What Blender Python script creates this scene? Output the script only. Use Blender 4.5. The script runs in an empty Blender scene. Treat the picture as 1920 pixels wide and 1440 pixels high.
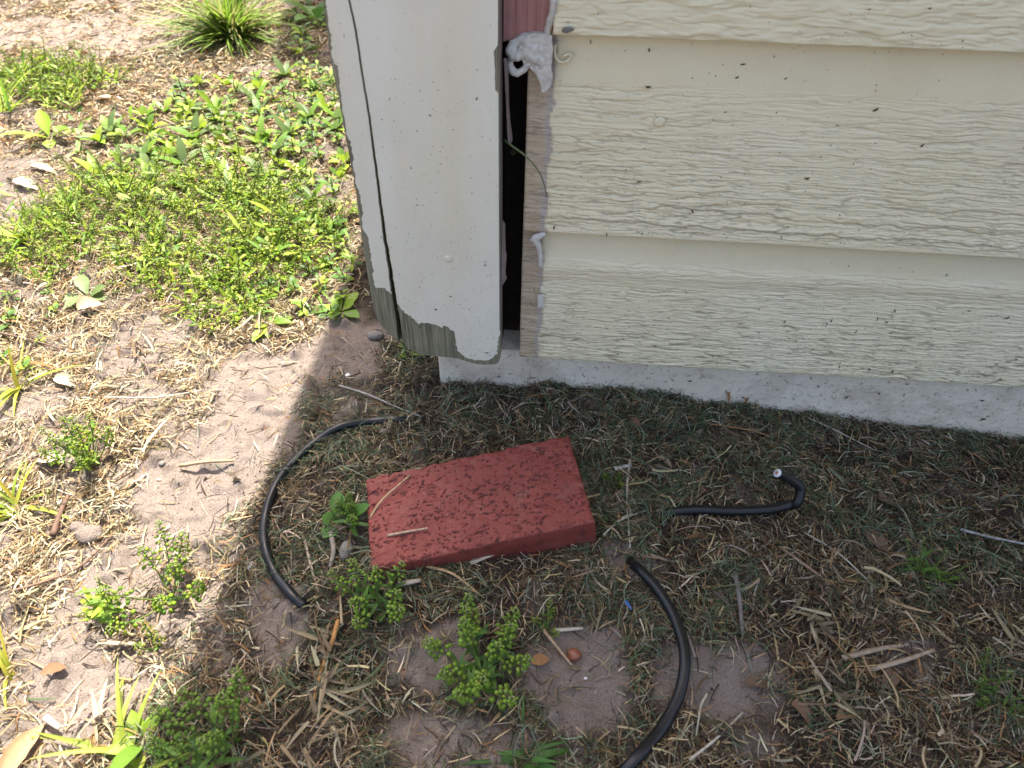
import bpy, bmesh, math, random
import numpy as np
from mathutils import Vector, Matrix, Euler

random.seed(7); rng = np.random.default_rng(11)
sc = bpy.context.scene
COL = sc.collection

# ------------------------------------------------------------------ camera
CAMH = 0.57
RW = np.array([[0.99656928, 0.064777, -0.05151312],      # rows: world X, Y, Z in camera axes (right, down, forward)
               [0.08226436, -0.70710255, 0.70230944],
               [0.00906844, -0.70413771, -0.71000553]])
FPX = 1331.0
cam_d = bpy.data.cameras.new('camera'); cam = bpy.data.objects.new('camera', cam_d); COL.objects.link(cam)
cam_d.sensor_width = 36.0; cam_d.lens = FPX / 1920 * 36; cam_d.clip_start = 0.01; cam_d.clip_end = 500
M = Matrix.Identity(4)
for i in range(3):
    M[i][0] = RW[i, 0]; M[i][1] = -RW[i, 1]; M[i][2] = -RW[i, 2]
M[2][3] = CAMH
cam.matrix_world = M
cam_d.dof.use_dof = True; cam_d.dof.focus_distance = 0.72; cam_d.dof.aperture_fstop = 10
sc.camera = cam

# ------------------------------------------------------------------ world, sun, exposure
SUN_EL = math.radians(66); SUN_AZ = math.radians(1.0)      # sun stands behind the shed
w = bpy.data.worlds.new('World'); sc.world = w; w.use_nodes = True
nt = w.node_tree; bg = nt.nodes['Background']
sky = nt.nodes.new('ShaderNodeTexSky'); sky.sky_type = 'NISHITA'; sky.sun_disc = False
sky.sun_elevation = SUN_EL; sky.sun_rotation = SUN_AZ; sky.air_density = 0.8; sky.dust_density = 6.0; sky.ozone_density = 0.2
nt.links.new(sky.outputs[0], bg.inputs[0]); bg.inputs[1].default_value = 0.15
sd = bpy.data.lights.new('sun', 'SUN'); sd.energy = 4.4; sd.angle = math.radians(0.4); sd.color = (1.0, 0.95, 0.87)
sun = bpy.data.objects.new('sun', sd); COL.objects.link(sun)
sun.rotation_euler = (-(math.pi / 2 - SUN_EL), 0, -SUN_AZ); sun.location = (0, 3, 6)
sc.view_settings.view_transform = 'Standard'; sc.view_settings.look = 'None'
sc.view_settings.gamma = 1.0; sc.view_settings.use_curve_mapping = False
sc.view_settings.exposure = 1.75

# ------------------------------------------------------------------ helpers
def ray(px, py):
    return RW @ np.array([(px - 960) / FPX, (py - 720) / FPX, 1.0])
def G(px, py, z=0.0):                      # photo point -> place on the level z
    d = ray(px, py); t = (CAMH - z) / -d[2]
    return Vector((d[0] * t, d[1] * t, z))
def Wl(px, py, Y):                         # photo point -> place on the wall plane y = Y
    d = ray(px, py); t = Y / d[1]
    return Vector((d[0] * t, Y, CAMH + d[2] * t))
def proj(x, y, z=0.0):
    x = np.asarray(x, float); y = np.asarray(y, float)
    P = np.stack([x, y, np.full_like(x, 0) + z - CAMH])
    c = RW.T @ P.reshape(3, -1)
    return (960 + FPX * c[0] / c[2]).reshape(x.shape), (720 + FPX * c[1] / c[2]).reshape(x.shape)

def _h(ix, iy, s):
    h = (ix.astype(np.int64) * 374761393 + iy.astype(np.int64) * 668265263 + s * 362437) & 0xffffffff
    h = ((h ^ (h >> 13)) * 1274126177) & 0xffffffff
    h = ((h ^ (h >> 15)) * 2246822519) & 0xffffffff
    return ((h ^ (h >> 16)) & 0xffffff) / float(0xffffff)
def vn(x, y, s=0):
    x = np.asarray(x, float); y = np.asarray(y, float)
    ix = np.floor(x); iy = np.floor(y); fx = x - ix; fy = y - iy
    fx = fx * fx * fx * (fx * (fx * 6 - 15) + 10); fy = fy * fy * fy * (fy * (fy * 6 - 15) + 10)
    a = _h(ix, iy, s); b = _h(ix + 1, iy, s); c = _h(ix, iy + 1, s); d = _h(ix + 1, iy + 1, s)
    return (a * (1 - fx) + b * fx) * (1 - fy) + (c * (1 - fx) + d * fx) * fy
def fbm(x, y, o=4, s=0):
    r = 0; a = 0.5; t = 0
    for i in range(o):
        r = r + a * vn(x, y, s + i * 17); t += a; a *= 0.5; x = np.asarray(x) * 2.03; y = np.asarray(y) * 2.03
    return r / t
def sstep(a, b, x):
    t = np.clip((x - a) / (b - a), 0, 1); return t * t * (3 - 2 * t)

def link(o, parent=None):
    COL.objects.link(o)
    if parent is not None: o.parent = parent
    return o
def tag(o, label=None, cat=None, group=None, kind=None):
    if label: o['label'] = label
    if cat: o['category'] = cat
    if group: o['group'] = group
    if kind: o['kind'] = kind
    return o
def empty(name, loc, rz=0.0, sc_=1.0):
    o = bpy.data.objects.new(name, None); o.empty_display_size = 0.02; COL.objects.link(o)
    o.location = loc; o.rotation_euler = (0, 0, rz); o.scale = (sc_, sc_, sc_); return o
def mesh_np(name, V, quads, mat, attrs=None, smooth=True, tris=None):
    V = np.ascontiguousarray(V, np.float32); quads = np.asarray(quads, np.int32).reshape(-1, 4)
    me = bpy.data.meshes.new(name)
    me.vertices.add(len(V)); me.vertices.foreach_set('co', V.ravel())
    li = quads.ravel(); ls = np.arange(len(quads), dtype=np.int32) * 4
    if tris is not None and len(tris):
        tr = np.asarray(tris, np.int32).reshape(-1, 3)
        ls = np.concatenate([ls, len(li) + np.arange(len(tr), dtype=np.int32) * 3]); li = np.concatenate([li, tr.ravel()])
    me.loops.add(len(li)); me.loops.foreach_set('vertex_index', li.astype(np.int32))
    me.polygons.add(len(ls)); me.polygons.foreach_set('loop_start', ls.astype(np.int32))
    me.polygons.foreach_set('use_smooth', np.full(len(ls), smooth, bool))
    if attrs:
        for k, a in attrs.items():
            a = np.asarray(a, np.float32)
            if a.ndim == 2:
                at = me.attributes.new(k, 'FLOAT_COLOR', 'POINT')
                if a.shape[1] == 3: a = np.concatenate([a, np.ones((len(a), 1), np.float32)], 1)
                at.data.foreach_set('color', np.ascontiguousarray(a, np.float32).ravel())
            else:
                at = me.attributes.new(k, 'FLOAT', 'POINT'); at.data.foreach_set('value', a.ravel())
    me.update(calc_edges=True); me.validate()
    me.materials.append(mat)
    return me
def obj_np(name, V, quads, mat, parent=None, **k):
    return link(bpy.data.objects.new(name, mesh_np(name, V, quads, mat, **k)), parent)
def grid_quads(nu, nv, off=0):
    i = np.arange(nu - 1)[:, None]; j = np.arange(nv - 1)[None, :]
    a = i * nv + j
    return (np.stack([a, a + nv, a + nv + 1, a + 1], -1).reshape(-1, 4) + off)

class MB:
    def __init__(s): s.v = []; s.f = []; s.c = []
    def add(s, V, F, c=None):
        o = len(s.v); s.v += [tuple(p) for p in V]; s.f += [tuple(o + i for i in f) for f in F]
        s.c += [c or (1, 1, 1)] * len(V)
    def tube(s, pts, rad, n=6, cap=True, c=None, flat=1.0):
        pts = [Vector(p) for p in pts]; V = []; F = []
        if not hasattr(rad, '__len__'): rad = [rad] * len(pts)
        T0 = (pts[1] - pts[0]).normalized(); ref = Vector((0, 0, 1)) if abs(T0.z) < 0.9 else Vector((1, 0, 0))
        N = (ref - T0 * ref.dot(T0)).normalized()
        for i, p in enumerate(pts):
            T = (pts[min(i + 1, len(pts) - 1)] - pts[max(i - 1, 0)]).normalized()
            N = (N - T * N.dot(T)).normalized(); B = T.cross(N)
            for k in range(n):
                a = 2 * math.pi * k / n
                V.append(p + (N * math.cos(a) * flat + B * math.sin(a)) * rad[i])
        for i in range(len(pts) - 1):
            for k in range(n):
                k2 = (k + 1) % n; F.append((i * n + k, i * n + k2, (i + 1) * n + k2, (i + 1) * n + k))
        if cap:
            F.append(tuple(range(n - 1, -1, -1))); F.append(tuple((len(pts) - 1) * n + k for k in range(n)))
        s.add(V, F, c)
    def box(s, a, b, c=None):
        x0, y0, z0 = a; x1, y1, z1 = b
        V = [(x0, y0, z0), (x1, y0, z0), (x1, y1, z0), (x0, y1, z0), (x0, y0, z1), (x1, y0, z1), (x1, y1, z1), (x0, y1, z1)]
        s.add(V, [(0, 3, 2, 1), (4, 5, 6, 7), (0, 1, 5, 4), (1, 2, 6, 5), (2, 3, 7, 6), (3, 0, 4, 7)], c)
    def mesh(s, name, mat, smooth=True):
        me = bpy.data.meshes.new(name); me.from_pydata(s.v, [], s.f)
        at = me.attributes.new('Col', 'FLOAT_COLOR', 'POINT')
        at.data.foreach_set('color', np.array([(*c, 1) for c in s.c], np.float32).ravel())
        me.polygons.foreach_set('use_smooth', [smooth] * len(me.polygons)); me.update(); me.materials.append(mat); return me
    def build(s, name, mat, parent=None, smooth=True):
        return link(bpy.data.objects.new(name, s.mesh(name, mat, smooth)), parent)

def bev(o, width, seg=2):
    m = o.modifiers.new('bevel', 'BEVEL'); m.width = width; m.segments = seg; m.limit_method = 'ANGLE'; return o
def catmull(P, n=8):
    P = [Vector(p) for p in P]; Q = [P[0] * 2 - P[1]] + P + [P[-1] * 2 - P[-2]]; R = []
    for i in range(1, len(Q) - 2):
        for k in range(n):
            t = k / n; a, b, c, d = Q[i - 1], Q[i], Q[i + 1], Q[i + 2]
            R.append(0.5 * ((2 * b) + (c - a) * t + (2 * a - 5 * b + 4 * c - d) * t * t + (3 * b - a - 3 * c + d) * t ** 3))
    R.append(P[-1]); return R

# ------------------------------------------------------------------ materials
class NM:
    def __init__(s, name, rough=0.8, spec=0.3):
        s.m = bpy.data.materials.new(name); s.m.use_nodes = True; s.t = s.m.node_tree; s.n = s.t.nodes; s.l = s.t.links
        s.b = s.n['Principled BSDF']; s.b.inputs['Roughness'].default_value = rough; s.b.inputs['Specular IOR Level'].default_value = spec
        s.tc = s.n.new('ShaderNodeTexCoord')
    def noise(s, scale, detail=3, vec=None, rough=0.55, stretch=None, out='Fac'):
        n = s.n.new('ShaderNodeTexNoise'); n.inputs['Scale'].default_value = scale; n.inputs['Detail'].default_value = detail; n.inputs['Roughness'].default_value = rough
        v = vec or s.tc.outputs['Object']
        if stretch:
            mp = s.n.new('ShaderNodeMapping'); mp.inputs['Scale'].default_value = stretch; s.l.new(v, mp.inputs[0]); v = mp.outputs[0]
        s.l.new(v, n.inputs['Vector']); return n.outputs[out]
    def voro(s, scale, feature='F1', out='Distance'):
        n = s.n.new('ShaderNodeTexVoronoi'); n.feature = feature; n.inputs['Scale'].default_value = scale
        s.l.new(s.tc.outputs['Object'], n.inputs['Vector']); return n.outputs[out]
    def ramp(s, fac, stops):
        r = s.n.new('ShaderNodeValToRGB'); e = r.color_ramp.elements
        while len(e) > 1: e.remove(e[-1])
        for i, (p, c) in enumerate(stops):
            k = e[0] if i == 0 else e.new(p)
            k.position = p; k.color = (*c, 1) if hasattr(c, '__len__') else (c, c, c, 1)
        s.l.new(fac, r.inputs[0]); return r.outputs[0]
    def mix(s, fac, a, b, mode='MIX'):
        m = s.n.new('ShaderNodeMix'); m.data_type = 'RGBA'; m.blend_type = mode
        for sock, v in ((m.inputs['Factor'], fac), (m.inputs['A'], a), (m.inputs['B'], b)):
            if isinstance(v, (int, float)): sock.default_value = v
            elif isinstance(v, tuple): sock.default_value = (*v, 1)
            else: s.l.new(v, sock)
        return m.outputs['Result']
    def attr(s, name, out='Color'):
        a = s.n.new('ShaderNodeAttribute'); a.attribute_name = name; return a.outputs[out]
    def bump(s, h, strength=0.3, dist=0.001, normal=None):
        b = s.n.new('ShaderNodeBump'); b.inputs['Strength'].default_value = strength; b.inputs['Distance'].default_value = dist
        s.l.new(h, b.inputs['Height'])
        if normal: s.l.new(normal, b.inputs['Normal'])
        return b.outputs[0]
    def out(s, color=None, normal=None, rough=None):
        if color is not None:
            if isinstance(color, tuple): s.b.inputs['Base Color'].default_value = (*color, 1)
            else: s.l.new(color, s.b.inputs['Base Color'])
        if normal is not None: s.l.new(normal, s.b.inputs['Normal'])
        if rough is not None: s.l.new(rough, s.b.inputs['Roughness'])
        return s.m
    def translucent(s, color, amount=0.35):
        tr = s.n.new('ShaderNodeBsdfTranslucent'); mx = s.n.new('ShaderNodeMixShader'); mx.inputs[0].default_value = amount
        if isinstance(color, tuple): tr.inputs[0].default_value = (*color, 1)
        else: s.l.new(color, tr.inputs[0])
        s.l.new(s.b.outputs[0], mx.inputs[1]); s.l.new(tr.outputs[0], mx.inputs[2])
        s.l.new(mx.outputs[0], s.n['Material Output'].inputs[0]); return s.m

def mat_ground():
    n = NM('sandy_soil', 0.95, 0.15)
    big = n.noise(9, 4); mid = n.noise(70, 4); fine = n.noise(900, 3, rough=0.7); grain = n.noise(2400, 1)
    c = n.ramp(big, [(0.3, (0.30, 0.24, 0.195)), (0.7, (0.37, 0.30, 0.247))])
    c = n.mix(n.ramp(mid, [(0.35, 0.0), (0.7, 1.0)]), c, (0.335, 0.277, 0.233), 'MIX')
    c = n.mix(n.ramp(fine, [(0.3, 0.75), (0.58, 0.0)]), c, (0.12, 0.085, 0.065))
    c = n.mix(n.ramp(grain, [(0.66, 0.0), (0.76, 0.6)]), c, (0.55, 0.48, 0.42))
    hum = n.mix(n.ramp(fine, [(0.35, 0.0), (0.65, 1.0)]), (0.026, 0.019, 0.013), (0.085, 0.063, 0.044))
    c = n.mix(n.attr('humus_shade', 'Fac'), c, hum)
    nb = n.bump(n.noise(320, 4, rough=0.7), 0.7, 0.004); nb = n.bump(fine, 0.9, 0.003, nb); nb = n.bump(grain, 0.7, 0.001, nb)
    return n.out(c, nb)
def mat_vcol(name, rough=0.75, tl=0.25, spec=0.2, vary=0.25, tlboost=1.15):
    n = NM(name, rough, spec); c = n.attr('Col')
    v = n.noise(260, 2)
    c = n.mix(vary, c, n.ramp(v, [(0.3, 0.45), (0.7, 1.0)]), 'MULTIPLY')
    n.out(c); n.translucent(c, tl) if tl > 0 else None
    return n.m
def mat_paint(name, base, stain, dirt=True, grain=True):
    n = NM(name, 0.55, 0.35)
    a = n.noise(14, 5); st = n.noise(16, 4, stretch=(1, 1, 0.25)); sp = n.noise(330, 2); fine = n.noise(260, 3, stretch=(1, 1, 0.06))
    c = n.mix(n.ramp(st, [(0.45, 0.0), (0.75, 0.6)]), base, stain)
    c = n.mix(n.ramp(a, [(0.5, 0.0), (0.75, 0.35)]), c, tuple(x * 0.82 for x in base))
    if dirt: c = n.mix(n.ramp(sp, [(0.69, 0.0), (0.75, 0.75)]), c, (0.16, 0.13, 0.09))
    nb = n.bump(fine, 0.25 if grain else 0.0, 0.0006); nb = n.bump(n.noise(45, 3), 0.3, 0.001, nb)
    return n.out(c, nb)
def mat_siding():
    n = NM('cream_siding_paint', 0.5, 0.4)
    a = n.noise(7, 4); b = n.noise(30, 4)
    base = n.mix(n.ramp(a, [(0.3, 0.0), (0.7, 1.0)]), (0.69, 0.622, 0.40), (0.72, 0.665, 0.465))
    base = n.mix(n.ramp(b, [(0.5, 0.0), (0.8, 0.35)]), base, (0.59, 0.53, 0.335))
    gr = n.attr('groove', 'Fac')
    base = n.mix(gr, base, (0.22, 0.18, 0.11))  # dirt tone in the grooves, also standing in for their relief shading
    sp = n.noise(420, 2)
    base = n.mix(n.ramp(sp, [(0.70, 0.0), (0.76, 0.7)]), base, (0.2, 0.17, 0.12))
    bw = n.noise(120, 3, stretch=(0.25, 1, 3))
    bare = n.mix(n.ramp(bw, [(0.3, 0.0), (0.7, 1.0)]), (0.38, 0.30, 0.19), (0.54, 0.45, 0.31))
    c = n.mix(n.attr('bare', 'Fac'), base, bare)
    pr = n.attr('primer', 'Fac'); c = n.mix(pr, c, (0.40, 0.36, 0.31)); c = n.mix(n.attr('bgroove', 'Fac'), c, (0.13, 0.09, 0.06))
    return n.out(c, n.bump(n.noise(500, 3), 0.25, 0.0005))
def mat_wood(name, c0, c1, c2):
    n = NM(name, 0.9, 0.1)
    g = n.noise(520, 4, stretch=(1, 1, 0.035)); b = n.noise(26, 3)
    c = n.ramp(g, [(0.28, c0), (0.5, c1), (0.72, c2)])
    c = n.mix(n.ramp(b, [(0.45, 0.0), (0.75, 0.5)]), c, tuple(x * 0.7 for x in c1))
    return n.out(c, n.bump(g, 0.8, 0.002))
def mat_brick():
    n = NM('red_masonry_paint', 0.62, 0.35)
    a = n.noise(28, 4); fine = n.noise(700, 3)
    c = n.mix(n.ramp(a, [(0.3, 0.0), (0.7, 1.0)]), (0.18, 0.037, 0.026), (0.235, 0.052, 0.037))
    c = n.mix(n.attr('pit', 'Fac'), c, (0.06, 0.02, 0.017)); c = n.mix(n.ramp(n.noise(35, 6, rough=0.7), [(0.55, 0.0), (0.75, 0.28)]), c, (0.30, 0.20, 0.16))
    sp = n.noise(520, 1); c = n.mix(n.ramp(sp, [(0.77, 0.0), (0.80, 0.9)]), c, (0.5, 0.42, 0.36))
    return n.out(c, n.bump(fine, 0.45, 0.001))
def mat_concrete():
    n = NM('painted_concrete', 0.85, 0.2)
    a = n.noise(9, 4); p = n.noise(260, 3); sp = n.noise(190, 2, rough=0.7)
    c = n.mix(n.ramp(a, [(0.35, 0.0), (0.7, 1.0)]), (0.71, 0.63, 0.48), (0.74, 0.68, 0.55))
    c = n.mix(n.ramp(sp, [(0.60, 0.0), (0.70, 0.75)]), c, (0.27, 0.22, 0.17))
    c = n.mix(n.ramp(n.noise(18, 6, rough=0.7), [(0.48, 0.0), (0.72, 0.75)]), c, (0.42, 0.32, 0.23)); c = n.mix(n.ramp(n.noise(60, 5, rough=0.7), [(0.60, 0.0), (0.72, 0.6)]), c, (0.22, 0.17, 0.12))
    return n.out(c, n.bump(p, 0.6, 0.002))
def mat_simple(name, col, rough=0.8, spec=0.25, nscale=80, amt=0.4, bump=0.3, bscale=300):
    n = NM(name, rough, spec)
    c = n.mix(n.ramp(n.noise(nscale, 4), [(0.35, 0.0), (0.7, amt)]), col, tuple(x * 0.45 for x in col))
    return n.out(c, n.bump(n.noise(bscale, 3), bump, 0.001))

def mat_rubber():
    n = NM('black_cable_jacket', 0.36, 0.4)
    d = n.noise(60, 5); f = n.noise(600, 3)
    c = n.mix(n.ramp(d, [(0.55, 0.0), (0.8, 0.10)]), (0.007, 0.0075, 0.0085), (0.20, 0.17, 0.14))
    c = n.mix(n.ramp(f, [(0.68, 0.0), (0.76, 0.4)]), c, (0.16, 0.13, 0.10))
    return n.out(c, n.bump(n.noise(90, 4), 0.25, 0.001))
MT = dict(
    ground=mat_ground(), dry=mat_vcol('dry_grass', 0.7, 0.15), green=mat_vcol('green_leaf', 0.5, 0.38, 0.35, 0.2),
    pod=mat_vcol('seed_pod', 0.5, 0.45, 0.35, 0.05), grass=mat_vcol('grass_blade', 0.5, 0.4, 0.35, 0.15),
    deadleaf=mat_vcol('dead_leaf', 0.75, 0.12, 0.2, 0.35), speck=mat_vcol('dirt_speck', 0.9, 0.0, 0.1, 0.2),
    paint=mat_paint('cream_board_paint', (0.685, 0.68, 0.565), (0.61, 0.55, 0.37)),
    siding=mat_siding(), greywood=mat_wood('weathered_grey_wood', (0.10, 0.096, 0.06), (0.21, 0.203, 0.135), (0.33, 0.315, 0.225)),
    purplewood=mat_wood('primed_wood_edge', (0.11, 0.08, 0.068), (0.23, 0.18, 0.16), (0.34, 0.28, 0.25)),
    redwood=mat_wood('old_pink_paint', (0.30, 0.14, 0.115), (0.40, 0.20, 0.17), (0.46, 0.26, 0.22)),
    dark=mat_simple('sheathing_shade_tone', (0.035, 0.026, 0.02), 0.95, 0.1),  # near-black stands in for the lack of light inside the joint
    brick=mat_brick(), concrete=mat_concrete(), caulk=mat_simple('old_caulk', (0.62, 0.60, 0.52), 0.55, 0.3, 300, 0.6, 0.45, 600),
    whitecaulk=mat_simple('white_caulk', (0.62, 0.60, 0.53), 0.5, 0.4, 120, 0.3, 0.3, 400),
    rubber=mat_rubber(),
    dielectric=mat_simple('white_insulation', (0.7, 0.72, 0.74), 0.5, 0.4), copper=mat_simple('copper_core', (0.45, 0.16, 0.06), 0.35, 0.6),
    roof=mat_simple('roof_shingle', (0.16, 0.15, 0.14), 0.9), stone=mat_simple('grey_stone', (0.19, 0.175, 0.16), 0.85, 0.2, 90, 0.6, 0.5, 500),
    bark=mat_vcol('twig_bark', 0.85, 0.0, 0.15, 0.6), shell=mat_simple('white_shell', (0.72, 0.70, 0.66), 0.4, 0.5, 200, 0.2),
    nut=mat_simple('red_brown_nut', (0.24, 0.085, 0.045), 0.35, 0.5, 150, 0.4), blue=mat_simple('blue_plastic', (0.03, 0.13, 0.42), 0.4, 0.5),
    fluff=mat_simple('white_fluff', (0.7, 0.7, 0.7), 0.9, 0.1),
)

# ------------------------------------------------------------------ ground
def gh(x, y):
    x = np.asarray(x, float); y = np.asarray(y, float)
    prof = np.interp(x, [-3, -0.14, -0.02, 0.16, 0.33, 0.5, 0.8, 3], [0, 0, 0.010, 0.008, -0.004, -0.024, -0.04, -0.04])
    wgt = np.exp(-np.clip(0.55 - y, 0, None) / 0.10)
    near = np.exp(-((x - 0) ** 2 + (y - 0.6) ** 2) / 6.0)
    z = prof * wgt + near * ((fbm(x * 5, y * 5, 3, 5) - 0.5) * 0.020 + (fbm(x * 22, y * 22, 3, 9) - 0.5) * 0.007 + (fbm(x * 80, y * 80, 3, 21) - 0.5) * 0.0052)
    z = z + np.exp(-((y - 0.55) / 0.018) ** 2) * (fbm(x * 28, y * 3, 3, 77) - 0.40) * 0.010 * (x > -0.16)
    lump = np.clip(fbm(x * 48, y * 48, 2, 33) - 0.63, 0, 1) * 0.035
    return z + lump * near
def gz(x, y): return float(gh(np.array([x]), np.array([y]))[0])
def at(px, py, dz=0.0):
    p = G(px, py, 0); z = gz(p.x, p.y)
    p = G(px, py, z); p.z = gz(p.x, p.y) + dz; return p

def ell(px, py, L, warp=True):             # union of soft ellipses laid out on the ground
    m = np.zeros_like(px)
    for e in L:
        cx, cy, rx, ry = e[:4]; st = e[4] if len(e) > 4 else 1.0; r = math.radians(e[5]) if len(e) > 5 else 0
        dx = px - cx; dy = py - cy
        u = (dx * math.cos(r) + dy * math.sin(r)) / rx; v = (-dx * math.sin(r) + dy * math.cos(r)) / ry
        m = np.maximum(m, st * (1 - sstep(0.55, 1.15, np.sqrt(u * u + v * v))))
    return m
BARE = [(400, 900, 195, 91, 1, -40), (300, 980, 169, 71.5, .9, -30), (220, 1120, 195, 78, .9, -30), (120, 1260, 156, 78, .9, -30), (60, 1370, 143, 78, .9, -20), (360, 1180, 117, 78, .7, -50), (330, 790, 104, 65, .6), (60, 760, 78, 52, .5), (560, 690, 143, 71.5, 1, -40), (490, 770, 156, 123.5, 1, -35), (430, 860, 195, 104, 1, -35), (330, 930, 143, 71.5, .9, -20), (645, 665, 91, 71.5, 1),
        (300, 660, 143, 58.5, .7), (200, 1060, 156, 78, .8, -20), (240, 1150, 208, 78, .7, -25), (180, 1300, 169, 78, 1, -30), (90, 1210, 104, 52, .6), (330, 1010, 104, 52, .7),
        (70, 60, 120, 60, .85), (230, 70, 120, 50, .8), (150, 100, 80, 25, .8), (540, 345, 55, 60, 1), (620, 340, 50, 30, .8), (20, 370, 60, 35, .9), (480, 140, 60, 25, .4),
        (790, 1220, 100, 80, .85), (1090, 1270, 120, 115, 1), (1350, 1290, 150, 120, 1), (840, 1400, 170, 85, .95), (1140, 1060, 85, 50, .95), (1180, 1180, 60, 50, .6),
        (1690, 1240, 90, 45, .85), (1740, 1010, 60, 30, .5), (520, 1170, 58.5, 78, .9), (620, 730, 65, 78, .8), (1860, 1100, 60, 40, .5), (620, 1090, 52, 39, .4), (1430, 1420, 90, 40, .6), (1030, 1400, 90, 60, .8)]
GREEN = [(240, 430, 250, 90), (440, 500, 240, 100), (570, 430, 130, 140), (400, 280, 190, 75), (590, 220, 95, 110), (95, 165, 105, 45), (560, 570, 130, 45), (60, 480, 90, 60), (80, 240, 90, 40), (570, 70, 50, 70, .7)]
def bare_mask(x, y):
    px, py = proj(x, y); px = px + (fbm(x * 20, y * 20, 3, 41) - .5) * 120; py = py + (fbm(x * 20, y * 20, 3, 45) - .5) * 110
    return ell(px, py, BARE)
def green_mask(x, y):
    px, py = proj(x, y); px = px + (fbm(x * 14, y * 14, 3, 51) - .5) * 130; py = py + (fbm(x * 14, y * 14, 3, 55) - .5) * 90
    return ell(px, py, GREEN)

def axis(lo, hi, step, far, grow=1.16):
    a = list(np.arange(lo, hi + 1e-9, step)); s = step; p = a[-1]; up = []
    while p < far: s *= grow; p += s; up.append(p)
    s = step; p = lo; dn = []
    while p > -far: s *= grow; p -= s; dn.append(p)
    return np.array(dn[::-1] + a + up)
gx = axis(-0.72, 0.56, 0.0026, 90); gy = axis(0.10, 0.90, 0.0026, 90)
X, Y = np.meshgrid(gx, gy, indexing='ij')
Zg = gh(X, Y)
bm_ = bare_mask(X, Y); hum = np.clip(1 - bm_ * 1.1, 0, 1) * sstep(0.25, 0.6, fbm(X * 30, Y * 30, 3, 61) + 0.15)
hum *= np.where(X < -0.27, 0.3, 0.95)  # weaker on the sunlit side: light and shade put into the soil colour
ground = obj_np('ground', np.stack([X, Y, Zg], -1).reshape(-1, 3), grid_quads(len(gx), len(gy)), MT['ground'], attrs={'humus_shade': hum.ravel()})
tag(ground, 'pale sandy soil partly covered with dry grass clippings', 'ground', kind='structure')

# ------------------------------------------------------------------ shed
shed = empty('shed', (0, 0, 0))
tag(shed, 'cream painted shed with lap siding and a peeling corner board', 'shed')
YB = 0.5125                                # front of corner board
FX = -0.121
# foundation
def fnd():
    xs = np.concatenate([np.arange(FX, 0.62, 0.004), np.arange(0.62, 2.5, 0.06)])
    prof = [(0.5500, -0.12), (0.5500, -0.05), (0.5500, 0.0), (0.5500, 0.02), (0.5502, 0.035), (0.5506, 0.048), (0.552, 0.056), (0.556, 0.0605), (0.565, 0.062), (0.60, 0.062), (0.85, 0.062)]
    pts = []
    for k in range(len(prof) - 1):
        for t in np.linspace(0, 1, 5, endpoint=False): pts.append((prof[k][0] * (1 - t) + prof[k + 1][0] * t, prof[k][1] * (1 - t) + prof[k + 1][1] * t))
    pts.append(prof[-1]); pts = np.array(pts)
    Xf = np.repeat(xs[:, None], len(pts), 1); Yf = np.repeat(pts[None, :, 0], len(xs), 0); Zf = np.repeat(pts[None, :, 1], len(xs), 0)
    nz = (fbm(Xf * 60, (Zf + Yf) * 60, 3, 71) - .5) * 0.0022 + (fbm(Xf * 11, (Zf + Yf) * 11, 2, 73) - .5) * 0.004
    edge = np.exp(-(Xf - FX) / 0.004) * 0.003
    V = np.stack([Xf, Yf + nz + edge, Zf + nz * 0.6 - edge * 0.5], -1).reshape(-1, 3); Q = grid_quads(len(xs), len(pts)); n = len(pts)
    V = list(V); base = len(V); Q = list(map(tuple, Q))
    for j in range(n): V.append((FX + 0.0015, 0.86, pts[j, 1]))        # end face towards the back
    for j in range(n - 1): Q.append((j, j + 1, base + j + 1, base + j))
    return obj_np('foundation', np.array(V), Q, MT['concrete'], shed)
fnd()

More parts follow.
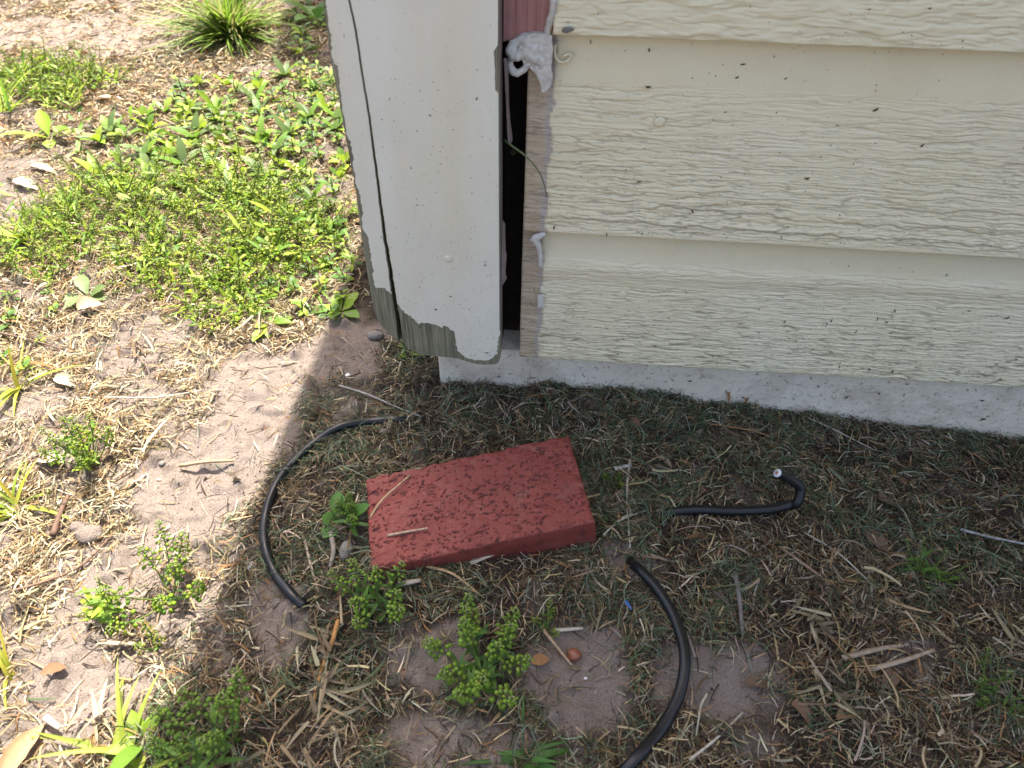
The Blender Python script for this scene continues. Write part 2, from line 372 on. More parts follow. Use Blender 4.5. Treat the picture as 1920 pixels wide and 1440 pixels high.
# siding courses
BUTT = 0.530; THK = 0.011
def siding(zb, expo, xl, kind, seed, fine=True):
    top = zb + expo + 0.018
    xs = np.concatenate([np.arange(xl, 0.60, 0.0019 if fine else 0.02), np.arange(0.60, 2.45, 0.05)])
    zs = np.arange(zb, top, 0.00062 if fine else 0.01)
    Xs, Zs = np.meshgrid(xs, zs, indexing='ij'); r = Zs - zb; t = r / expo
    Yb = BUTT + t * (THK + 0.0032)
    sag = (vn(Xs * 6, Zs * 0 + seed, seed) - .5) * 0.0018
    if fine:
        wp = (fbm(Xs * 22, Zs * 40, 3, seed) - .5) * 0.0045 + (fbm(Xs * 75, Zs * 120, 3, seed + 3) - .5) * 0.0036
        if kind == 'coarse': fr, dep, wid = 170, 0.0010, 0.12
        elif kind == 'mid': fr, dep, wid = 430, 0.0011, 0.075
        else: fr, dep, wid = 470, 0.0010, 0.085
        n1 = fbm(Xs * (24 if kind != 'coarse' else 34), (Zs + wp) * fr, 2, seed + 7)
        line = 1 - sstep(0.0, wid, np.abs(n1 - 0.5))
        n2 = fbm(Xs * 40, (Zs + wp * 0.7) * fr * 1.7, 2, seed + 11); line = np.maximum(line, 0.6 * (1 - sstep(0.0, wid, np.abs(n2 - 0.5))))
        amp = 0.45 + 0.8 * fbm(Xs * 12, Zs * 30, 3, seed + 13)
        if kind == 'mid': smooth = sstep(expo - 0.034, expo - 0.041, r + wp * 0.15); amp = amp * (0.75 + 0.6 * sstep(0.8, 0.1, t))
        elif kind == 'fine': smooth = sstep(expo - 0.026, expo - 0.036, r + wp * 0.4); amp = amp * (0.8 + 0.5 * sstep(0.9, 0.2, t))
        else: smooth = np.ones_like(r)
        lowsm = sstep(0.0, 0.007, r) if kind == 'mid' else sstep(-0.001, 0.002, r)
        smooth = smooth * lowsm
        paintn = (vn(Zs * 90, Zs * 0, seed + 19) - .5) * 0.004 + (vn(Zs * 420, Xs * 300, seed + 23) - .5) * 0.0015
        bare = sstep(0.0012, 0.0, Xs - (-0.0122 + paintn)) if kind != 'coarse' else np.zeros_like(r)
        pit_in = sstep(0.012, 0.0, Xs + 0.012)
        h = -(line * dep + (n2 - .5) * dep * 0.9) * amp * smooth * (1 - 0.55 * bare)
        if kind == 'coarse': h = h + (fbm(Xs * 45, Zs * 130, 3, seed + 29) - .5) * 0.0022
        lump = 0.0
        if kind == 'fine':                # swollen ridge below the smooth band
            lump = 0.0024 * np.exp(-((r - (expo - 0.041) + wp * 0.3) / 0.009) ** 2)
        if kind == 'mid':                 # swelling and long open cracks near the lower edge
            for k, (z0, sl, x0, x1, a) in enumerate([(0.016, -0.035, -0.012, 0.16, 1.0), (0.030, -0.03, 0.06, 0.22, .8), (0.013, -0.02, 0.14, 0.5, 1.0), (0.024, -0.012, 0.22, 0.5, .7), (0.040, -0.02, 0.25, 0.5, .6)]):
                zc = z0 + sl * (Xs - x0) * 0.55 + (fbm(Xs * 70, Xs * 0 + k, 3, seed + 40 + k) - .5) * 0.006
                g = np.exp(-((r - zc) / 0.0008) ** 2) * sstep(x0, x0 + 0.02, Xs) * sstep(x1, x1 - 0.05, Xs) * a
                h = h - g * 0.0016 - np.exp(-((r - zc + 0.004) / 0.003) ** 2) * 0.0 + np.exp(-((r - zc - 0.003) / 0.003) ** 2) * 0.0006 * a
                line = np.maximum(line, g * 1.6)
        groove = np.clip(line * amp * smooth, 0, 1) ** 2 * (0.52 if kind == 'mid' else 0.72 if kind == 'fine' else 0.14) * (0.65 + 0.6 * fbm(Xs * 14, Zs * 40, 3, seed + 31))
        if kind == 'fine': groove = groove * (0.45 + 0.8 * sstep(1.0, 0.1, t))
        yoff = -h + bare * 0.0007 - lump
        primer = bare * 0.9 * sstep(0.52, 0.66, fbm(Xs * 420, Zs * 150, 3, seed + 37) * 0.55 + 0.5 * sstep(-0.021, -0.0125, Xs)); bgr = bare * np.clip(line, 0, 1) ** 2 * 0.5
        groove = np.clip(groove, 0, 0.85) * (1 - 0.6 * bare)
    else:
        yoff = 0; bare = groove = primer = bgr = np.zeros_like(r)
    edge = 0.0016 * np.exp(-r / 0.0012)
    Yv = Yb + sag + yoff + edge
    V = np.stack([Xs, Yv, Zs], -1).reshape(-1, 3); nz = len(zs); nx = len(xs)
    Q = [grid_quads(nx, nz)[:, ::-1][:, [0, 1, 2, 3]]]
    b0 = len(V); back = np.stack([xs, np.full(nx, BUTT + THK) + sag[:, 0], np.full(nx, zb + 0.0003)], -1)
    i = np.arange(nx - 1); Q.append(np.stack([i * nz, (i + 1) * nz, b0 + i + 1, b0 + i], -1))
    l0 = b0 + nx; left = np.stack([np.full(nz, xl), Yv[0] + THK, zs], -1); j = np.arange(nz - 1)
    Q.append(np.stack([j, l0 + j, l0 + j + 1, j + 1], -1))
    V = np.concatenate([V, back, left]); ex = nx + nz
    at_ = {k: np.concatenate([a.ravel(), np.zeros(ex)]) for k, a in (('groove', groove), ('bare', bare), ('primer', primer), ('bgroove', bgr))}
    at_['bare'][-nz:] = 1.0 if fine else 0
    return obj_np('siding_board', V, np.concatenate(Q), MT['siding'], shed, attrs=at_)
s_low = siding(0.0735, 0.1490, -0.0318, 'fine', 101)
s_mid = siding(0.2225, 0.1645, -0.0308, 'mid', 211)
s_top = siding(0.3870, 0.1600, -0.0130, 'coarse', 307)
zc = 0.547
for k in range(6):
    siding(zc, 0.16, -0.013, 'none', 400 + k, fine=False); zc += 0.16
TOPZ = zc

# polygon slab facing the camera side (x,z outline given as wall-plane points)
def slab(name, pts, yf, thick, mat, parent, bevel=0.0, side_mat=None):
    bm = bmesh.new(); vs = [bm.verts.new((p[0], yf, p[1])) for p in pts]
    f = bm.faces.new(vs); bm.normal_update()
    if f.normal.y > 0: f.normal_flip()
    r = bmesh.ops.extrude_face_region(bm, geom=[f]); nv = [g for g in r['geom'] if isinstance(g, bmesh.types.BMVert)]
    bmesh.ops.translate(bm, verts=nv, vec=(0, thick, 0)); bmesh.ops.recalc_face_normals(bm, faces=bm.faces[:])
    bmesh.ops.triangulate(bm, faces=[q for q in bm.faces if len(q.verts) > 4])
    me = bpy.data.meshes.new(name); bm.to_mesh(me); bm.free(); me.materials.append(mat)
    if side_mat:
        me.materials.append(side_mat)
        for p in me.polygons:
            if p.normal.x > 0.8: p.material_index = 1
    o = link(bpy.data.objects.new(name, me), parent)
    if bevel: bev(o, bevel, 2)
    return o
def wp_(L, Yp): return [(v.x, v.z) for v in (Wl(a, b, Yp) for a, b in L)]
def rough(P, step, amp, seed, closed=False):
    out = []; n = len(P)
    for i in range(n if closed else n - 1):
        a = P[i]; b = P[(i + 1) % n]; L = math.hypot(b[0] - a[0], b[1] - a[1]); k = max(1, int(L / step))
        dx, dz = (b[0] - a[0]) / max(L, 1e-9), (b[1] - a[1]) / max(L, 1e-9)
        for j in range(k):
            t = j / k; x = a[0] + (b[0] - a[0]) * t; z = a[1] + (b[1] - a[1]) * t
            o = 0 if (i == 0 and j == 0) else (float(fbm(np.array([x * 330]), np.array([z * 330]), 4, seed)[0]) - .5) * 2 * amp
            out.append((x - dz * o, z + dx * o))
    if not closed: out.append(P[-1])
    return out
TZ = TOPZ
crack = [(655, 0), (668, 60), (678, 130), (690, 200), (702, 290), (712, 370), (721, 440), (731, 500), (739, 560), (746, 600), (751, 640)]
crk = rough(wp_(crack, YB), 0.003, 0.0005, 3)
ledge = [(606, 0), (613, 60), (619, 115), (633, 180), (648, 260), (664, 345), (675, 425), (686, 500), (694, 545), (701, 585), (713, 610), (733, 630), (750, 642)]
led = rough(wp_(ledge, YB), 0.004, 0.0006, 5)
xL = led[0][0]; xC = crk[0][0]; xR = -0.0495
bot = rough(wp_([(754, 640), (764, 654), (788, 665), (830, 669), (858, 672), (880, 680), (905, 684), (930, 683), (940, 676)], YB), 0.003, 0.0006, 8)
wid = [0.00028 + 0.0024 * (i / (len(crk) - 1)) ** 2.2 for i in range(len(crk))]
sliver = [(xL, TZ)] + led + [(c[0] - wd, c[1]) for c, wd in zip(crk, wid)][::-1] + [(xC - 0.0006, TZ)]
mainb = [(xC + 0.0006, TZ)] + [(c[0] + wd, c[1]) for c, wd in zip(crk, wid)] + bot[1:-1] + [(xR, bot[-1][1] + 0.004), (xR, TZ)]
corner = slab('corner_board', mainb, YB, 0.023, MT['greywood'], shed, 0.0012, MT['purplewood'])
slv = slab('board_sliver', sliver, YB + 0.0008, 0.022, MT['greywood'], corner, 0.001)
# paint skins
pm_low = wp_([(745, 566), (755, 583), (771, 592), (785, 605), (807, 606), (824, 611), (837, 612), (852, 620)], YB)
pm_b = wp_([(855, 640), (858, 656), (866, 664), (878, 672), (897, 675), (917, 674), (931, 664), (934, 650), (934, 633), (938, 622)], YB)
zlo = pm_low[0][1]
cut = [(c[0] + wd + 0.0007, c[1]) for c, wd in zip(crk, wid) if c[1] > zlo + 0.002]
chip = wp_([(938, 180), (935, 174), (929, 168), (928, 120), (926, 95), (933, 84), (938, 60)], YB)
pmain = [(xC + 0.0016, TZ - 0.01)] + cut + rough(pm_low, 0.0007, 0.0022, 12) + rough(pm_b, 0.0007, 0.0016, 14) + [(xR - 0.0008, pm_b[-1][1] + 0.003)] + [(min(p[0], xR - 0.0008), p[1]) for p in rough(chip, 0.002, 0.0004, 16)] + [(xR - 0.0008, TZ - 0.01)]
slab('paint_layer', pmain, YB - 0.0006, 0.0005, MT['paint'], corner)
ps_left = wp_([(612, 0), (618, 60), (623, 105), (626, 120), (633, 125), (636, 150), (640, 190), (651, 258), (658, 268), (665, 325), (668, 345), (678, 383), (680, 400), (677, 412), (681, 434), (689, 446), (695, 473), (699, 504), (700, 526), (704, 539), (723, 542), (735, 551)], YB)
zl2 = ps_left[-1][1]
cut2 = [(c[0] - wd - 0.0007, c[1]) for c, wd in zip(crk, wid) if c[1] > zl2 + 0.002]
psl = [(ps_left[0][0], TZ - 0.01)] + rough(ps_left, 0.0008, 0.0016, 22) + cut2[::-1] + [(xC - 0.0016, TZ - 0.01)]
slab('paint_layer', psl, YB + 0.0008 - 0.0006, 0.0005, MT['paint'], slv)

def disc(name, c, r, proud, mat, parent, wob=0.08, n=20):
    m = MB(); V = [(c[0], c[1] - proud, c[2])]; F = []
    for ring, (rr, pr) in enumerate([(0.6, proud), (0.92, proud * 0.85), (1.0, 0.0)]):
        for k in range(n):
            a = 2 * math.pi * k / n; q = r * rr * (1 + wob * math.sin(2 * a + 1) + wob * 0.5 * math.sin(5 * a))
            V.append((c[0] + q * math.cos(a), c[1] - pr, c[2] + q * math.sin(a)))
    for k in range(n):
        k2 = (k + 1) % n; F.append((0, 1 + k2, 1 + k))
        for q in range(2): F.append((1 + q * n + k, 1 + q * n + k2, 1 + (q + 1) * n + k2, 1 + (q + 1) * n + k))
    m.add(V, [f[::-1] for f in F]); return m.build(name, mat, parent)
c = Wl(841, 484, YB); disc('nail', (c.x, YB - 0.0006, c.z), 0.0035, 0.0011, MT['paint'], corner)
for px, py, par, yy in ((1237, 229, s_mid, 0.5378), (1167, 553, s_low, 0.5378)):
    c = Wl(px, py, yy); disc('nail', (c.x, yy + 0.0006, c.z), 0.0042, 0.0016, MT['siding'], par)

# pieces in the open joint
m = MB(); m.box((-0.13, 0.585, 0.062), (0.3, 0.60, TZ)); m.build('sheathing', MT['dark'], shed, False)
m = MB(); m.box((-0.148, 0.537, 0.066), (-0.052, 0.584, TZ)); m.build('corner_post', MT['dark'], shed, False)
m = MB(); m.box((-0.012, 0.550, 0.066), (0.03, 0.584, TZ)); m.build('wall_stud', MT['dark'], shed, False)
rb = wp_([(946, 70), (1000, 62), (1034, 60)], 0.540)
o = slab('blocking_board', [(xR + 0.0006, TZ), (-0.0132, TZ), (-0.0132, rb[2][1]), (rb[1][0], rb[1][1] - 0.001), (xR + 0.0006, rb[0][1] - 0.002)], 0.5375, 0.03, MT['redwood'], shed)
o['label'] = 'old pink painted board behind the open joint'
spl = wp_([(945, 110), (948, 170), (951, 230), (953, 268), (958, 270), (961, 262), (958, 240), (954, 200), (953, 140), (950, 110)], 0.525)
slab('splinter', rough(spl, 0.003, 0.0004, 31, True), 0.524, 0.002, MT['purplewood'], corner)
fl = wp_([(942, 410), (948, 420), (947, 455), (950, 480), (948, 505), (950, 520), (945, 530), (941, 535)], 0.52)
slab('paint_flake', rough(fl, 0.0015, 0.0007, 33, True), 0.5185, 0.0008, MT['purplewood'], corner)

# caulk lumps
def lump(name, balls, mat, parent, vox=0.0008, disp=0.0012, dscale=0.004):
    bm = bmesh.new()
    for (p, r) in balls:
        bmesh.ops.create_icosphere(bm, subdivisions=2, radius=r if not hasattr(r, '__len__') else 1.0,
                                   matrix=Matrix.Translation(p) @ (Matrix.Diagonal((*r, 1)) if hasattr(r, '__len__') else Matrix.Identity(4)))
    me = bpy.data.meshes.new(name); bm.to_mesh(me); bm.free(); me.materials.append(mat)
    o = link(bpy.data.objects.new(name, me), parent)
    r = o.modifiers.new('remesh', 'REMESH'); r.mode = 'VOXEL'; r.voxel_size = vox; r.use_smooth_shade = True
    s = o.modifiers.new('smooth', 'SMOOTH'); s.iterations = 5
    t = bpy.data.textures.new(name + '_tex', 'CLOUDS'); t.noise_scale = dscale; t.noise_depth = 2
    d = o.modifiers.new('displace', 'DISPLACE'); d.texture = t; d.strength = disp; d.texture_coords = 'LOCAL'
    return o
def wb(px, py, Yp, r): return (Wl(px, py, Yp), r)
def trail(L):                              # dense run of balls along a path of (px, py, Y, radius)
    out = []
    for a, b in zip(L[:-1], L[1:]):
        for t in np.linspace(0, 1, 9, endpoint=False): out.append(wb(*[a[i] * (1 - t) + b[i] * t for i in range(4)]))
    return out + [wb(*L[-1])]
sm = wp_([(984, 66), (1000, 61), (1020, 63), (1034, 66), (1037, 90), (1035, 120), (1034, 158), (1026, 170), (1017, 171), (1012, 150), (1000, 132), (985, 120), (976, 104), (974, 84)], 0.534)
bev(slab('caulk_smear', rough(sm, 0.0015, 0.0012, 61, True), 0.5325, 0.006, MT['caulk'], shed), 0.0012, 3)
lump('caulk_lump', trail([(966, 80, .535, .003), (985, 72, .536, .0042), (1008, 74, .5365, .0048), (1024, 77, .537, .0042)]) + trail([(990, 84, .536, .005), (1005, 90, .536, .0058), (1020, 92, .537, .005)]) +
     trail([(984, 98, .535, .0052), (1000, 104, .535, .0058), (1014, 112, .536, .0050), (1019, 128, .5365, .0040), (1022, 145, .537, .0034), (1020, 166, .5375, .0026)]) + trail([(1024, 80, .537, .004), (1027, 110, .5375, .0034), (1026, 150, .538, .0026)]) +
     trail([(962, 84, .534, .0036), (958, 95, .532, .0044), (962, 103, .532, .0042), (972, 106, .533, .0034)]) + trail([(958, 112, .533, .0024), (956, 122, .533, .0026), (960, 134, .533, .0030), (970, 138, .533, .0028), (982, 131, .534, .0024), (990, 120, .534, .003)]), MT['caulk'], shed)
lump('caulk_lump', trail([(1039, 0, .531, .003), (1037, 20, .532, .0026), (1031, 40, .534, .003), (1026, 60, .536, .0028)]), MT['caulk'], shed)
lump('caulk_drip', trail([(996, 450, .5335, .0022), (1002, 446, .533, .0034), (1010, 443, .533, .0034), (1019, 439, .533, .0026)]) + trail([(1004, 450, .533, .0034), (1010, 462, .534, .003), (1013, 476, .5345, .0024), (1014, 497, .5345, .0024)]), MT['whitecaulk'], s_low, 0.0008, 0.0002)
q = wp_([(1008, 553), (1019, 552), (1020, 575), (1008, 575)], 0.534)
bev(slab('caulk_scrap', q, 0.5322, 0.003, MT['whitecaulk'], s_low), 0.0006)
m = MB(); P = [Wl(a, b, 0.5395) for a, b in ((1041, 84), (1040, 98), (1043, 110), (1053, 117), (1064, 114), (1070, 106), (1066, 101), (1056, 105))]
m.tube(catmull(P, 4), [0.0011] * (7 * 4 + 1), 6); m.build('caulk_curl', MT['siding'], s_mid)
lump('caulk_dab', [wb(1066, 55, 0.5285, (0.0045, 0.0012, 0.0018)), wb(1060, 58, 0.5285, (0.003, 0.001, 0.002))], MT['stone'], s_top, 0.0006, 0.0008, 0.003)

# splashed grass specks on wall, board and slab
def specks(name, parent, n, xr, zr, yfun, size, seed, dens=None):
    r = np.random.default_rng(seed); mb = MB(); k = 0; guard = 0
    while k < n and guard < n * 20:
        guard += 1
        x = r.uniform(*xr); z = zr[0] + (zr[1] - zr[0]) * r.random() ** 1.5
        if dens and r.random() > dens(x, z): continue
        L = size * r.uniform(0.35, 1.0) * (2.2 if r.random() < 0.12 else 1); wd = L * r.uniform(0.25, 0.7); a = r.uniform(0, math.pi); y = yfun(x, z) - 0.0003
        ca, sa = math.cos(a), math.sin(a); bend = r.uniform(-.4, .4) * L
        pts = [(-L, 0, 0), (-L * .3, bend * .5 - wd * .5, 1), (L * .4, bend - wd * .4, 1), (L, bend * .3, 0), (L * .3, bend + wd * .5, 1), (-L * .4, bend * .6 + wd * .5, 1)]
        V = [(x + u * ca - v * sa, y - q * wd * 0.5, z + u * sa + v * ca) for u, v, q in pts]
        d = r.uniform(0.5, 1.4); col = (0.05 * d, 0.04 * d, 0.022 * d) if r.random() < 0.8 else (0.12, 0.09, 0.05)
        mb.add(V, [(0, 1, 2, 3), (0, 3, 4, 5)], col); k += 1
    o = mb.build(name, MT['speck'], parent); o['kind'] = 'stuff'; return o
specks('grass_specks', s_low, 620, (-0.03, 0.5), (0.075, 0.2), lambda x, z: BUTT + (z - 0.0735) / 0.149 * 0.0142, 0.0012, 1)
specks('grass_specks', s_mid, 260, (-0.01, 0.45), (0.225, 0.385), lambda x, z: BUTT + (z - 0.2225) / 0.1645 * 0.0142, 0.0012, 2)
specks('grass_specks', s_top, 60, (-0.01, 0.40), (0.389, 0.45), lambda x, z: BUTT - 0.0006 + (z - 0.387) / 0.16 * 0.0142, 0.0011, 5)
specks('grass_specks', corner, 260, (-0.145, -0.055), (0.088, 0.36), lambda x, z: YB - 0.0006, 0.0009, 3)
specks('grass_specks', shed, 330, (-0.11, 0.5), (-0.02, 0.056), lambda x, z: 0.549, 0.0013, 4)

# side wall, roof and an added rear block (mostly out of frame; they throw the shade)
m = MB(); m.box((-0.172, 0.537, 0.10), (-0.150, 0.62, TZ)); m.build('side_trim', MT['paint'], shed, False)
z0 = 0.09
for k in range(8):
    mm = MB(); mm.add([(-0.165, 0.622, z0), (-0.155, 0.622, z0 + 0.175), (-0.165, 2.6, z0), (-0.155, 2.6, z0 + 0.175), (-0.154, 0.622, z0), (-0.154, 2.6, z0)], [(0, 2, 3, 1), (0, 4, 5, 2)])
    mm.build('side_siding_board', MT['paint'], shed, False); z0 += 0.16
m = MB(); m.box((-0.15, 0.70, 0.06), (2.4, 2.6, TZ - 0.02)); m.build('wall_core', MT['dark'], shed, False)
m = MB(); RX = -0.262
m.add([(RX, 0.30, TZ - 0.08), (2.6, 0.30, TZ - 0.08), (2.6, 3.0, TZ + 0.30), (RX, 3.0, TZ + 0.30), (RX, 0.30, TZ - 0.04), (2.6, 0.30, TZ - 0.04), (2.6, 3.0, TZ + 0.35), (RX, 3.0, TZ + 0.35)],
      [(0, 3, 2, 1), (4, 5, 6, 7), (0, 1, 5, 4), (1, 2, 6, 5), (2, 3, 7, 6), (3, 0, 4, 7)]); m.build('roof', MT['roof'], shed, False)
m = MB(); m.add([(-0.575, 2.46, 0.0), (2.4, 2.62, 0), (2.4, 4.6, 0), (-1.06, 4.6, 0), (-0.575, 2.46, 2.35), (2.4, 2.62, 2.35), (2.4, 4.6, 2.35), (-1.06, 4.6, 2.35)],
      [(0, 1, 5, 4), (1, 2, 6, 5), (2, 3, 7, 6), (3, 0, 4, 7), (4, 5, 6, 7)]); m.build('rear_shadow_block', MT['paint'], shed, False)  # unseen block, added and slanted to cast the shadow behind the board

# ------------------------------------------------------------------ brick
def fit_brick():
    obs = np.array([(682, 898), (1071, 813), (1111, 977), (697, 1068)], float); L, Wd = 0.200, 0.098
    loc = np.array([(-L / 2, Wd / 2), (L / 2, Wd / 2), (L / 2, -Wd / 2), (-L / 2, -Wd / 2)])
    def res(p):
        R = np.array(Euler((p[3], p[4], p[5])).to_matrix()); P = (R @ np.c_[loc, np.zeros(4)].T).T + p[:3]
        px, py = proj(P[:, 0], P[:, 1], P[:, 2]); return np.r_[px - obs[:, 0], py - obs[:, 1], (p[2] - 0.026) * 400, p[3] * 60, (p[4] + 0.07) * 60]
    g0 = G(890, 940, 0.026); p = np.array([g0.x, g0.y, 0.026, 0, -0.05, 0.12])
    for it in range(30):
        r = res(p); J = np.zeros((len(r), 6))
        for k in range(6):
            q = p.copy(); q[k] += 1e-5; J[:, k] = (res(q) - r) / 1e-5
        p = p - np.linalg.lstsq(J, r, rcond=None)[0]
    return p, L, Wd
bp, BL, BW = fit_brick(); print('BRICK', bp.round(4))
def make_brick():
    BHt = 0.052; nx, ny, nzv = 300, 148, 30
    Vs = []; Qs = []; pit = []
    def face(P, nu, nv, top):
        off = sum(len(v) for v in Vs)
        x, y, z = P[..., 0], P[..., 1], P[..., 2]
        if top:
            wx = (fbm(x * 90, y * 90, 2, 81) - .5) * 0.010; wy = (fbm(x * 90, y * 90, 2, 83) - .5) * 0.006
            n = fbm((x + wx) * 300, (y + wy) * 560, 3, 85); cl = fbm(x * 40, y * 40, 2, 87); rg = np.abs(fbm((x + wx) * 210, (y + wy) * 420, 2, 88) - .5)
            p_ = np.maximum(sstep(0.67, 0.74, n + (cl - .5) * 0.12), 0.85 * sstep(0.05, 0.012, rg) * sstep(0.57, 0.65, n + (cl - .5) * .14))
            d = -(p_ * 0.0016) + (fbm(x * 120, y * 210, 3, 89) - .5) * 0.0022 + (fbm(x * 25, y * 25, 2, 91) - .5) * 0.002
            ed = np.minimum(np.minimum(BL / 2 - np.abs(x), BW / 2 - np.abs(y)), 0.012)
            chip = np.exp(-ed / 0.0022) * (0.0008 + 0.0045 * np.clip(fbm(x * 120, y * 120, 3, 93) - .42, 0, 1) * 2)
            z = z + d - chip; pit.append((p_ * 0.85 * sstep(0.3, 0.7, fbm(x * 400, y * 400, 2, 95) + 0.25)).ravel())
        else:
            pit.append((0.5 * sstep(0.66, 0.74, fbm((x + y) * 130, z * 130, 3, 97))).ravel())
        Vs.append(np.stack([x, y, z], -1).reshape(-1, 3)); Qs.append(grid_quads(nu, nv, off))
    u = np.linspace(-BL / 2, BL / 2, nx); v = np.linspace(-BW / 2, BW / 2, ny); U, Vv = np.meshgrid(u, v, indexing='ij')
    face(np.stack([U, Vv, U * 0], -1), nx, ny, True)
    T = Vs[0].reshape(nx, ny, 3)
    t = np.linspace(0, 1, nzv)
    for edge in (T[:, 0], T[::-1, -1], T[0, ::-1], T[-1, :]):
        n = len(edge); P = np.zeros((n, nzv, 3)); e = edge[:, None, :]
        P[:] = e; P[..., 2] = e[..., 2] * (1 - t) + (-BHt) * t
        cen = np.array([0, 0]); out = P[..., :2] / np.array([BL / 2, BW / 2]); ax = (np.abs(out) > 0.985)
        bul = (0.0009 * np.minimum(t * 6, 1)[None, :] + (fbm(P[..., 0] * 70 + P[..., 1] * 70, P[..., 2] * 70, 2, 99) - .5) * 0.0012 * np.minimum(t * 8, 1)[None, :])
        P[..., :2] += np.sign(out) * ax * bul[..., None]
        face(P, n, nzv, False)
    V = np.concatenate(Vs); Q = np.concatenate(Qs)
    o = obj_np('brick', V, Q, MT['brick'], attrs={'pit': np.concatenate(pit)})
    mw = Matrix.Translation(bp[:3]) @ Euler(bp[3:6]).to_matrix().to_4x4(); o.matrix_world = mw
    bm = bmesh.new(); bm.from_mesh(o.data); bmesh.ops.remove_doubles(bm, verts=bm.verts, dist=1e-5); bmesh.ops.recalc_face_normals(bm, faces=bm.faces[:]); bm.to_mesh(o.data); bm.free()
    return o
brick = make_brick(); tag(brick, 'red painted rough faced brick lying on the dry grass', 'brick')
BM_ = brick.matrix_world.copy()
def on_brick(px, py, dz=0.0):              # photo point -> place on the brick's top
    n = np.array((BM_.to_3x3() @ Vector((0, 0, 1)))[:]); d = ray(px, py); o_ = np.array([0, 0, CAMH])
    t = ((np.array(bp[:3]) - o_) @ n) / (d @ n); p = o_ + d * t + n * dz; return Vector(p)
def in_brick(x, y, pad=0.0):
    c, s = math.cos(bp[5]), math.sin(bp[5]); dx = x - bp[0]; dy = y - bp[1]
    return (np.abs(dx * c + dy * s) < BL / 2 + pad) & (np.abs(-dx * s + dy * c) < BW / 2 + pad)

# ------------------------------------------------------------------ litter (too many to count)
def blades(N, x, y, L, wd, cols, seed, pile=0.006, pitch=0.35, kap=1.2, K=3, roll=0.9, heading=None, zbase=None):
    r = np.random.default_rng(seed)
    th = r.uniform(0, 2 * math.pi, N) if heading is None else heading
    kp = r.normal(0, kap, N); lift = r.random(N) ** 1.8 * pile; pt = r.normal(0, pitch, N) * 0.5; arch = r.random(N) * 0.12 * L
    rl = r.normal(0, roll, N); s = np.linspace(0, 1, K + 1)
    px = np.zeros((N, K + 1)); py = np.zeros((N, K + 1)); px[:, 0] = x; py[:, 0] = y
    for k in range(K):
        a = th + kp * (s[k] + .5 / K - .5); px[:, k + 1] = px[:, k] + np.cos(a) * L / K; py[:, k + 1] = py[:, k] + np.sin(a) * L / K
    px -= (px.mean(1) - x)[:, None]; py -= (py.mean(1) - y)[:, None]
    z = gh(px, py) + (lift + 0.0006)[:, None] + np.abs(pt[:, None]) * 0.0 + np.clip(pt[:, None] * (s - .5) * L[:, None], -0.003, 0.02) + arch[:, None] * (1 - (2 * s - 1) ** 2)
    a = th[:, None] + kp[:, None] * (s[None] - .5)
    tp = np.where(s > 0.55, 1 - (s - 0.55) / 0.45 * r.uniform(0.2, 0.95, (N, 1)), 1.0)
    hw = wd[:, None] * 0.5 * tp; cr = np.cos(rl)[:, None]; sr = np.sin(rl)[:, None]
    nx, ny = -np.sin(a) * hw, np.cos(a) * hw
    A = np.stack([px + nx * cr, py + ny * cr, z + hw * sr], -1); B = np.stack([px - nx * cr, py - ny * cr, z - hw * sr], -1)
    zmin = gh(A[..., 0], A[..., 1]); 
    V = np.stack([A, B], 2).reshape(-1, 3)
    b = (np.arange(N) * (K + 1) * 2)[:, None] + (np.arange(K) * 2)[None]
    Q = np.stack([b, b + 1, b + 3, b + 2], -1).reshape(-1, 4)
    C = np.repeat(cols, (K + 1) * 2, 0)
    return V, Q, C
def palette(N, pal, wts, seed):
    r = np.random.default_rng(seed); w_ = np.array(wts, float); idx = r.choice(len(pal), N, p=w_ / w_.sum())
    c = np.array(pal)[idx]; c = c * r.uniform(0.65, 1.3, (N, 1)) * r.uniform(0.92, 1.08, (N, 3)); return np.clip(c, 0.005, 0.8)
STRAW = [(0.44, 0.345, 0.19), (0.33, 0.245, 0.13), (0.20, 0.14, 0.075), (0.07, 0.052, 0.034), (0.52, 0.45, 0.31), (0.29, 0.25, 0.18), (0.30, 0.165, 0.07)]
GREENS = [(0.075, 0.11, 0.048), (0.125, 0.17, 0.10), (0.05, 0.078, 0.033), (0.19, 0.225, 0.15), (0.15, 0.165, 0.075)]
def scatter(n, xr, yr, seed, keep):
    r = np.random.default_rng(seed); x = r.uniform(*xr, n); y = r.uniform(*yr, n)
    px, py = proj(x, y); k = (px > -60) & (px < 1980) & (py > -40) & (py < 1520)
    k &= ~((y > 0.556) & (x > FX - 0.005)) & ~in_brick(x, y, -0.002)
    x, y = x[k], y[k]; k = r.random(len(x)) < keep(x, y); return x[k], y[k]
clump = lambda x, y, s: 0.35 + 1.3 * sstep(0.35, 0.65, fbm(x * 24, y * 24, 3, s))
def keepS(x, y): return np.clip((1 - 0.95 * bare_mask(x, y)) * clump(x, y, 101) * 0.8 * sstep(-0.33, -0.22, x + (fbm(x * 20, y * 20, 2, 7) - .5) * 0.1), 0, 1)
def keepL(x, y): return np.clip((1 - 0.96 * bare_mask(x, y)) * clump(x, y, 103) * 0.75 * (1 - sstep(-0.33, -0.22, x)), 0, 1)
allV = []
def litter(name, parts, mat, label, cat):
    V = []; Q = []; C = []; o = 0
    for v, q, c in parts: V.append(v); Q.append(q + o); C.append(c); o += len(v)
    ob = obj_np(name, np.concatenate(V), np.concatenate(Q), mat, attrs={'Col': np.concatenate(C)}, smooth=False)
    return tag(ob, label, cat, kind='stuff')
P = []
x, y = scatter(160000, (-0.36, 0.62), (0.08, 0.62), 1, keepS); n = len(x); r = np.random.default_rng(2)
